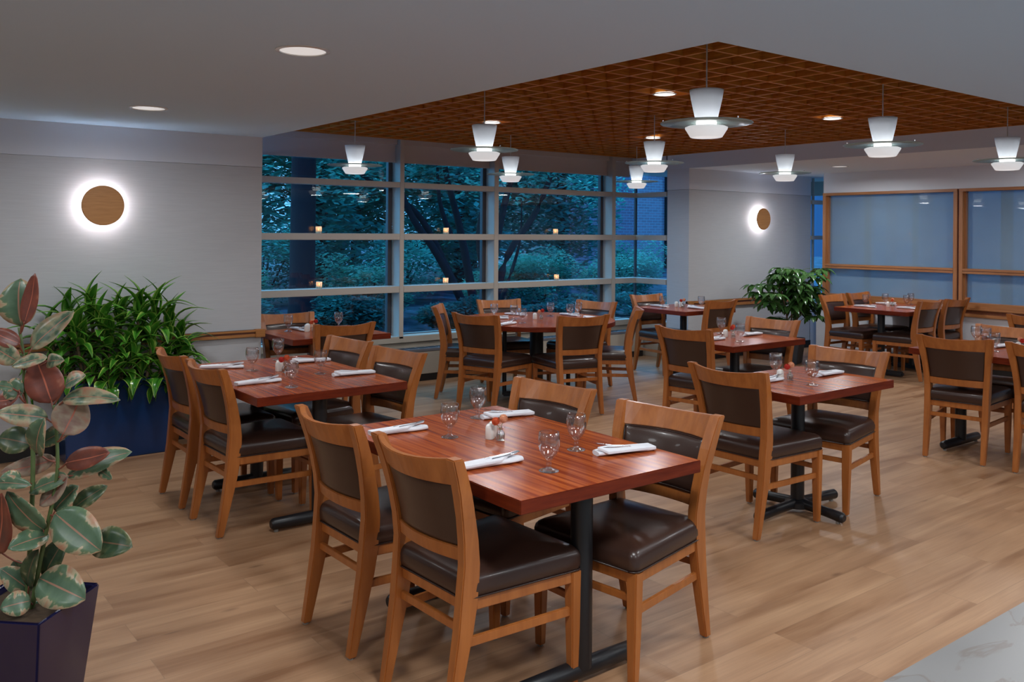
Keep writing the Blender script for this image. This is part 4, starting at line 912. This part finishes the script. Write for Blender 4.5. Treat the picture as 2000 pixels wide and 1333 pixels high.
# --- umbrella plant by the pillar wall
t = empty('umbrella_plant', (9.46, 6.62, 0)); tag(t, 'tall umbrella plant with glossy hand-shaped leaves in a dark grey pot', 'plant')
square_pot(t, .13, .16, .31, M['dgrey'], .28, rot=math.radians(20))
rng = random.Random(4)
trunk = [[(0,0,.27),(.02,-.02,.6),(.0,-.02,.95),(.03,-.05,1.16)],[(.03,.02,.27),(.12,-.05,.6),(.20,-.06,.86),(.26,-.08,1.0)],[(-.03,.01,.27),(-.10,-.04,.55),(-.2,-.05,.82),(-.27,-.02,1.02)]]
for s in trunk: bm = bmesh.new(); tube(bm, smoothpts(s, 4), .010, 8); build('stem', bm, M['stemb'], t, smooth='all')
SP = [p for s in trunk for p in smoothpts(s, 5) if p.z > .5]
fans = []
for i in range(78):
    b = SP[rng.randrange(len(SP))]; a = rng.uniform(0, 2*PI); el = rng.uniform(-.1, .8); L_ = rng.uniform(.16, .42)
    dr = Vector((math.cos(a)*math.cos(el), math.sin(a)*math.cos(el)*.7, math.sin(el))); h = b+dr*L_
    if h.y > .45 or h.z > 1.19 or h.z < .42 or abs(h.x) > .62 or (h.z > 1.0 and abs(h.x) > .45): continue
    bm = bmesh.new(); tube(bm, [b, (b+h)/2+Vector((0,0,.02)), h], .003, 5); pt = build('petiole', bm, M['stemg'], t, smooth='all')
    bm = bmesh.new(); n = rng.choice((7,8,9))
    for k in range(n):
        aa = 2*PI*k/n+rng.uniform(-.15,.15); q = Vector((math.cos(aa)+dr.x*.45, math.sin(aa)+dr.y*.45, -.42-.25*rng.random())).normalized(); LL = rng.uniform(.16,.23)
        leaf(bm, h+q*.018, h+q*LL, .078, droop=.14, fold=.25, n=6, shape='lance')
    mesh_of('leaf_fan', bm, M['sch'], pt)

# ================================================================== OUTSIDE
S('ground', BX(-6, 60, 8.76, 70, -.45, -.30), M['ground'])
o = D.objects['ground']; bm = bmesh.new(); n = 60
for i in range(n+1):
    for j in range(n+1):
        x = -4+i*.75; y = 9+j*.75; bm.verts.new((x, y, -.10+.10*noise.noise(Vector((x*.35,y*.35,0)))+.04*noise.noise(Vector((x*3,y*3,0)))+max(0,(y-13))*.035))
bm.verts.ensure_lookup_table()
for i in range(n):
    for j in range(n): a = i*(n+1)+j; bm.faces.new([bm.verts[k] for k in (a, a+n+1, a+n+2, a+1)])
gr = build('garden_soil', bm, M['ground'], smooth='all'); gr['kind'] = 'structure'
def gz(x, y): return -.10+max(0,(y-13))*.035
def leafcloud(blobs, n, size, seed, flat=.5):
    r = random.Random(seed); vs = []; fs = []
    tot = sum(b[3]*b[4]*b[5] for b in blobs)**.9999
    wts = [b[3]*b[4]*b[5] for b in blobs]
    for b in r.choices(blobs, weights=wts, k=n):
        while True:
            p = Vector((r.uniform(-1,1), r.uniform(-1,1), r.uniform(-1,1)))
            if .25 < p.length < 1: break
        c = Vector((b[0]+p.x*b[3], b[1]+p.y*b[4], b[2]+p.z*b[5]))
        a = r.uniform(0, 2*PI); u = Vector((math.cos(a), math.sin(a), r.uniform(-flat, flat))).normalized()
        w = u.cross(Vector((r.uniform(-.6,.6), r.uniform(-.6,.6), 1))).normalized(); s = size*r.uniform(.6,1.3)
        i = len(vs); vs += [c-u*s, c-w*s*.42, c+u*s, c+w*s*.42]; fs.append((i,i+1,i+2,i+3))
    me = D.meshes.new('foliage'); me.from_pydata([tuple(v) for v in vs], [], fs); return me
def bush(name, x, y, rx, ry, h, n, size, m, lab, seed, cat='shrub', grp=None):
    t = empty(name, (x, y, gz(x,y))); tag(t, lab, cat, grp)
    r = random.Random(seed); bl = [(0,0,h*.45,rx*.8,ry*.8,h*.45)]
    for k in range(6): bl.append((r.uniform(-rx,rx)*.75, r.uniform(-ry,ry)*.7, r.uniform(.3,.85)*h, rx*.4, ry*.45, h*.28))
    link('foliage', leafcloud(bl, n, size, seed), M[m], t)
    bm = bmesh.new()
    for k in range(5): tube(bm, [(r.uniform(-.1,.1), r.uniform(-.1,.1), -.05), (r.uniform(-.4,.4)*rx, r.uniform(-.3,.3)*ry, h*.6)], .02, 5)
    build('twigs', bm, M['bark'], t)
def tree(name, x, y, r0, h, blobs, n, size, m, lab, seed, grp=None, branches=()):
    t = empty(name, (x, y, gz(x,y))); tag(t, lab, 'tree', grp)
    bm = bmesh.new(); tube(bm, [(0,0,-.1),(0,0,.25),(0,0,.8),(.02,0,h*.5),(0,0,h)], [r0*1.35,r0*1.12,r0*1.0,r0*.92,r0*.7], 16); build('trunk', bm, M['bark'], t, smooth='all')
    for b in branches: bm = bmesh.new(); tube(bm, smoothpts(b, 3), [.07*(1-.8*k/12) for k in range(len(smoothpts(b,3)))], 7); build('branch', bm, M['bark'], t, smooth='all')
    link('foliage', leafcloud(blobs, n, size, seed), M[m], t); return t
tree('garden_tree', 6.29, 14.0, .215, 7.5, [(0,-.3,5.6,3.2,2.4,1.5),(1.6,-1.0,3.6,1.3,1.1,.5),(2.6,-.6,3.3,.9,.9,.5)], 9000, .085, 'ol1', 'big dark straight tree trunk seen through the left window bay', 1)
# multi-stem tree
x0, y0 = 9.95, 14.0
t = empty('garden_tree', (x0, y0, gz(x0,y0))); tag(t, 'spreading many-stemmed tree outside the middle window bays', 'tree')
ST = [[(9.75,-.3),(9.59,.16),(8.95,1.15),(8.38,1.82),(8.06,2.37),(7.6,3.3)],[(9.80,-.3),(9.62,.16),(9.18,.96),(8.72,1.73),(8.27,2.14),(7.4,2.6)],[(9.96,-.35),(9.71,.95),(9.52,1.83),(9.28,2.7),(9.1,3.9)],[(10.1,-.3),(10.27,.1),(10.57,1.13),(11.28,2.07),(11.75,3.13),(12.2,4.2)],[(10.08,-.36),(10.32,1.14),(10.56,2.15),(10.87,3.09),(11.1,4.2)],[(10.2,-.3),(10.46,.1),(10.83,.52+.3),(11.09,1.5),(11.15,2.3)],[(9.3,1.5),(9.0,2.2),(8.9,3.2)],[(10.0,-.3),(10.1,.6),(9.95,1.5),(10.1,2.5),(9.9,3.8)]]
for k, s in enumerate(ST):
    p = smoothpts([(a-x0, (k%3-1)*.15*(j/3), b-gz(x0,y0)) for j, (a, b) in enumerate(s)], 4); bm = bmesh.new(); tube(bm, p, [max(.095*(1-.6*i/len(p)) - (.03 if k in (5,6) else 0), .012) for i in range(len(p))], 8); build('stem', bm, M['bark'], t, smooth='all')
link('foliage', leafcloud([(0,-.2,4.3,3.6,1.6,1.3),(-1.7,-.4,2.95,1.3,.8,.5),(1.9,-.3,3.1,1.5,.9,.6),(.9,.5,2.6,1.2,.7,.4),(-2.6,.2,2.6,.9,.6,.5),(3.2,0,2.7,.9,.7,.6)], 11000, .07, 8), M['ol1'], t)
GW = 'dense woodland trees behind the garden'
WOOD = [(4.5,19.5),(7.0,21),(9.0,19),(11.2,21.5),(13.2,19.5),(15.3,22),(17.2,20.0),(12.5,25),(8.5,26),(5.5,25),(17.5,25),(3.2,16.6)]
for k, (x, y) in enumerate(WOOD):
    r = random.Random(k+50); H_ = r.uniform(6,8)
    bl = [(0,0,H_*.62,1.9,1.7,H_*.42),(r.uniform(-1,1),-.6,2.2,1.6,1.2,1.5),(r.uniform(-1,1),-.2,1.0,1.7,1.0,.9)]
    if k == 11: bl = [(0,0,4.4,1.1,1.0,.9),(-.4,0,1.1,1.2,1.0,1.0)]
    tree('woodland_tree', x, y, .14, H_*.9, bl, 9500, .14, 'ol1', 'dense blue-green woodland tree standing far behind the garden', k+100, GW)
GS = 'shrubs of the garden'
SHR = [(4.6,12.6,.9,.7,.85,'ol3','low dark shrub outside the left bay, lower left corner'),(6.6,12.7,.9,.6,.75,'ol3','dark shrub at the foot of the big trunk'),(7.7,14.6,1.1,.8,1.15,'ol2','bright green shrub right of the big trunk'),(5.2,15.5,1.0,.7,1.2,'ol2','pale shrub left of the big trunk'),
 (8.6,12.8,.9,.6,.55,'ol3','low dark shrub before the many-stemmed tree'),(11.3,15.0,1.3,.8,1.05,'ol2','light green shrub right of the many-stemmed tree'),(13.0,15.8,1.2,.8,1.2,'ol2','light green shrub before the brick house'),(12.0,13.2,1.2,.6,.45,'ol3','low dark ground cover in the right window bay'),
 (15.0,15.3,1.3,.9,1.25,'ol2','tall feathery shrub outside the window corner'),(16.8,16.6,1.2,.9,1.3,'ol2','feathery shrub before the brick wall, right end'),(10.0,17.0,1.5,.8,1.5,'ol1','dark bush behind the many-stemmed tree'),(6.9,17.3,1.5,.8,1.7,'ol1','bush in the shade behind the big trunk'),
 (13.8,12.6,1.3,.6,.45,'ol3','low plants under the corner window'),(10.2,12.4,1.2,.6,.45,'ol3','low dark ground cover in the third window bay')]
for k, (x, y, rx, ry, h, m, lab) in enumerate(SHR): bush('garden_shrub', x, y, rx, ry, h, 5200, .055, m, lab, 200+k, grp=GS)
t = empty('brick_building', (24, 23, 0)); tag(t, 'brick building beyond the garden, seen through the corner window', 'building')
build('brick_wall', BX(-4.2, .95, 0, 6, -.3, 7.5), M['brick'], t); build('window', BX(-1.9, -1.0, -.03, .1, 2.9, 4.6), M['pane'], t); build('corner_pier', BX(.95, 1.4, -.15, 6, -.3, 7.5), M['base'], t)
print('objects', len(D.objects))
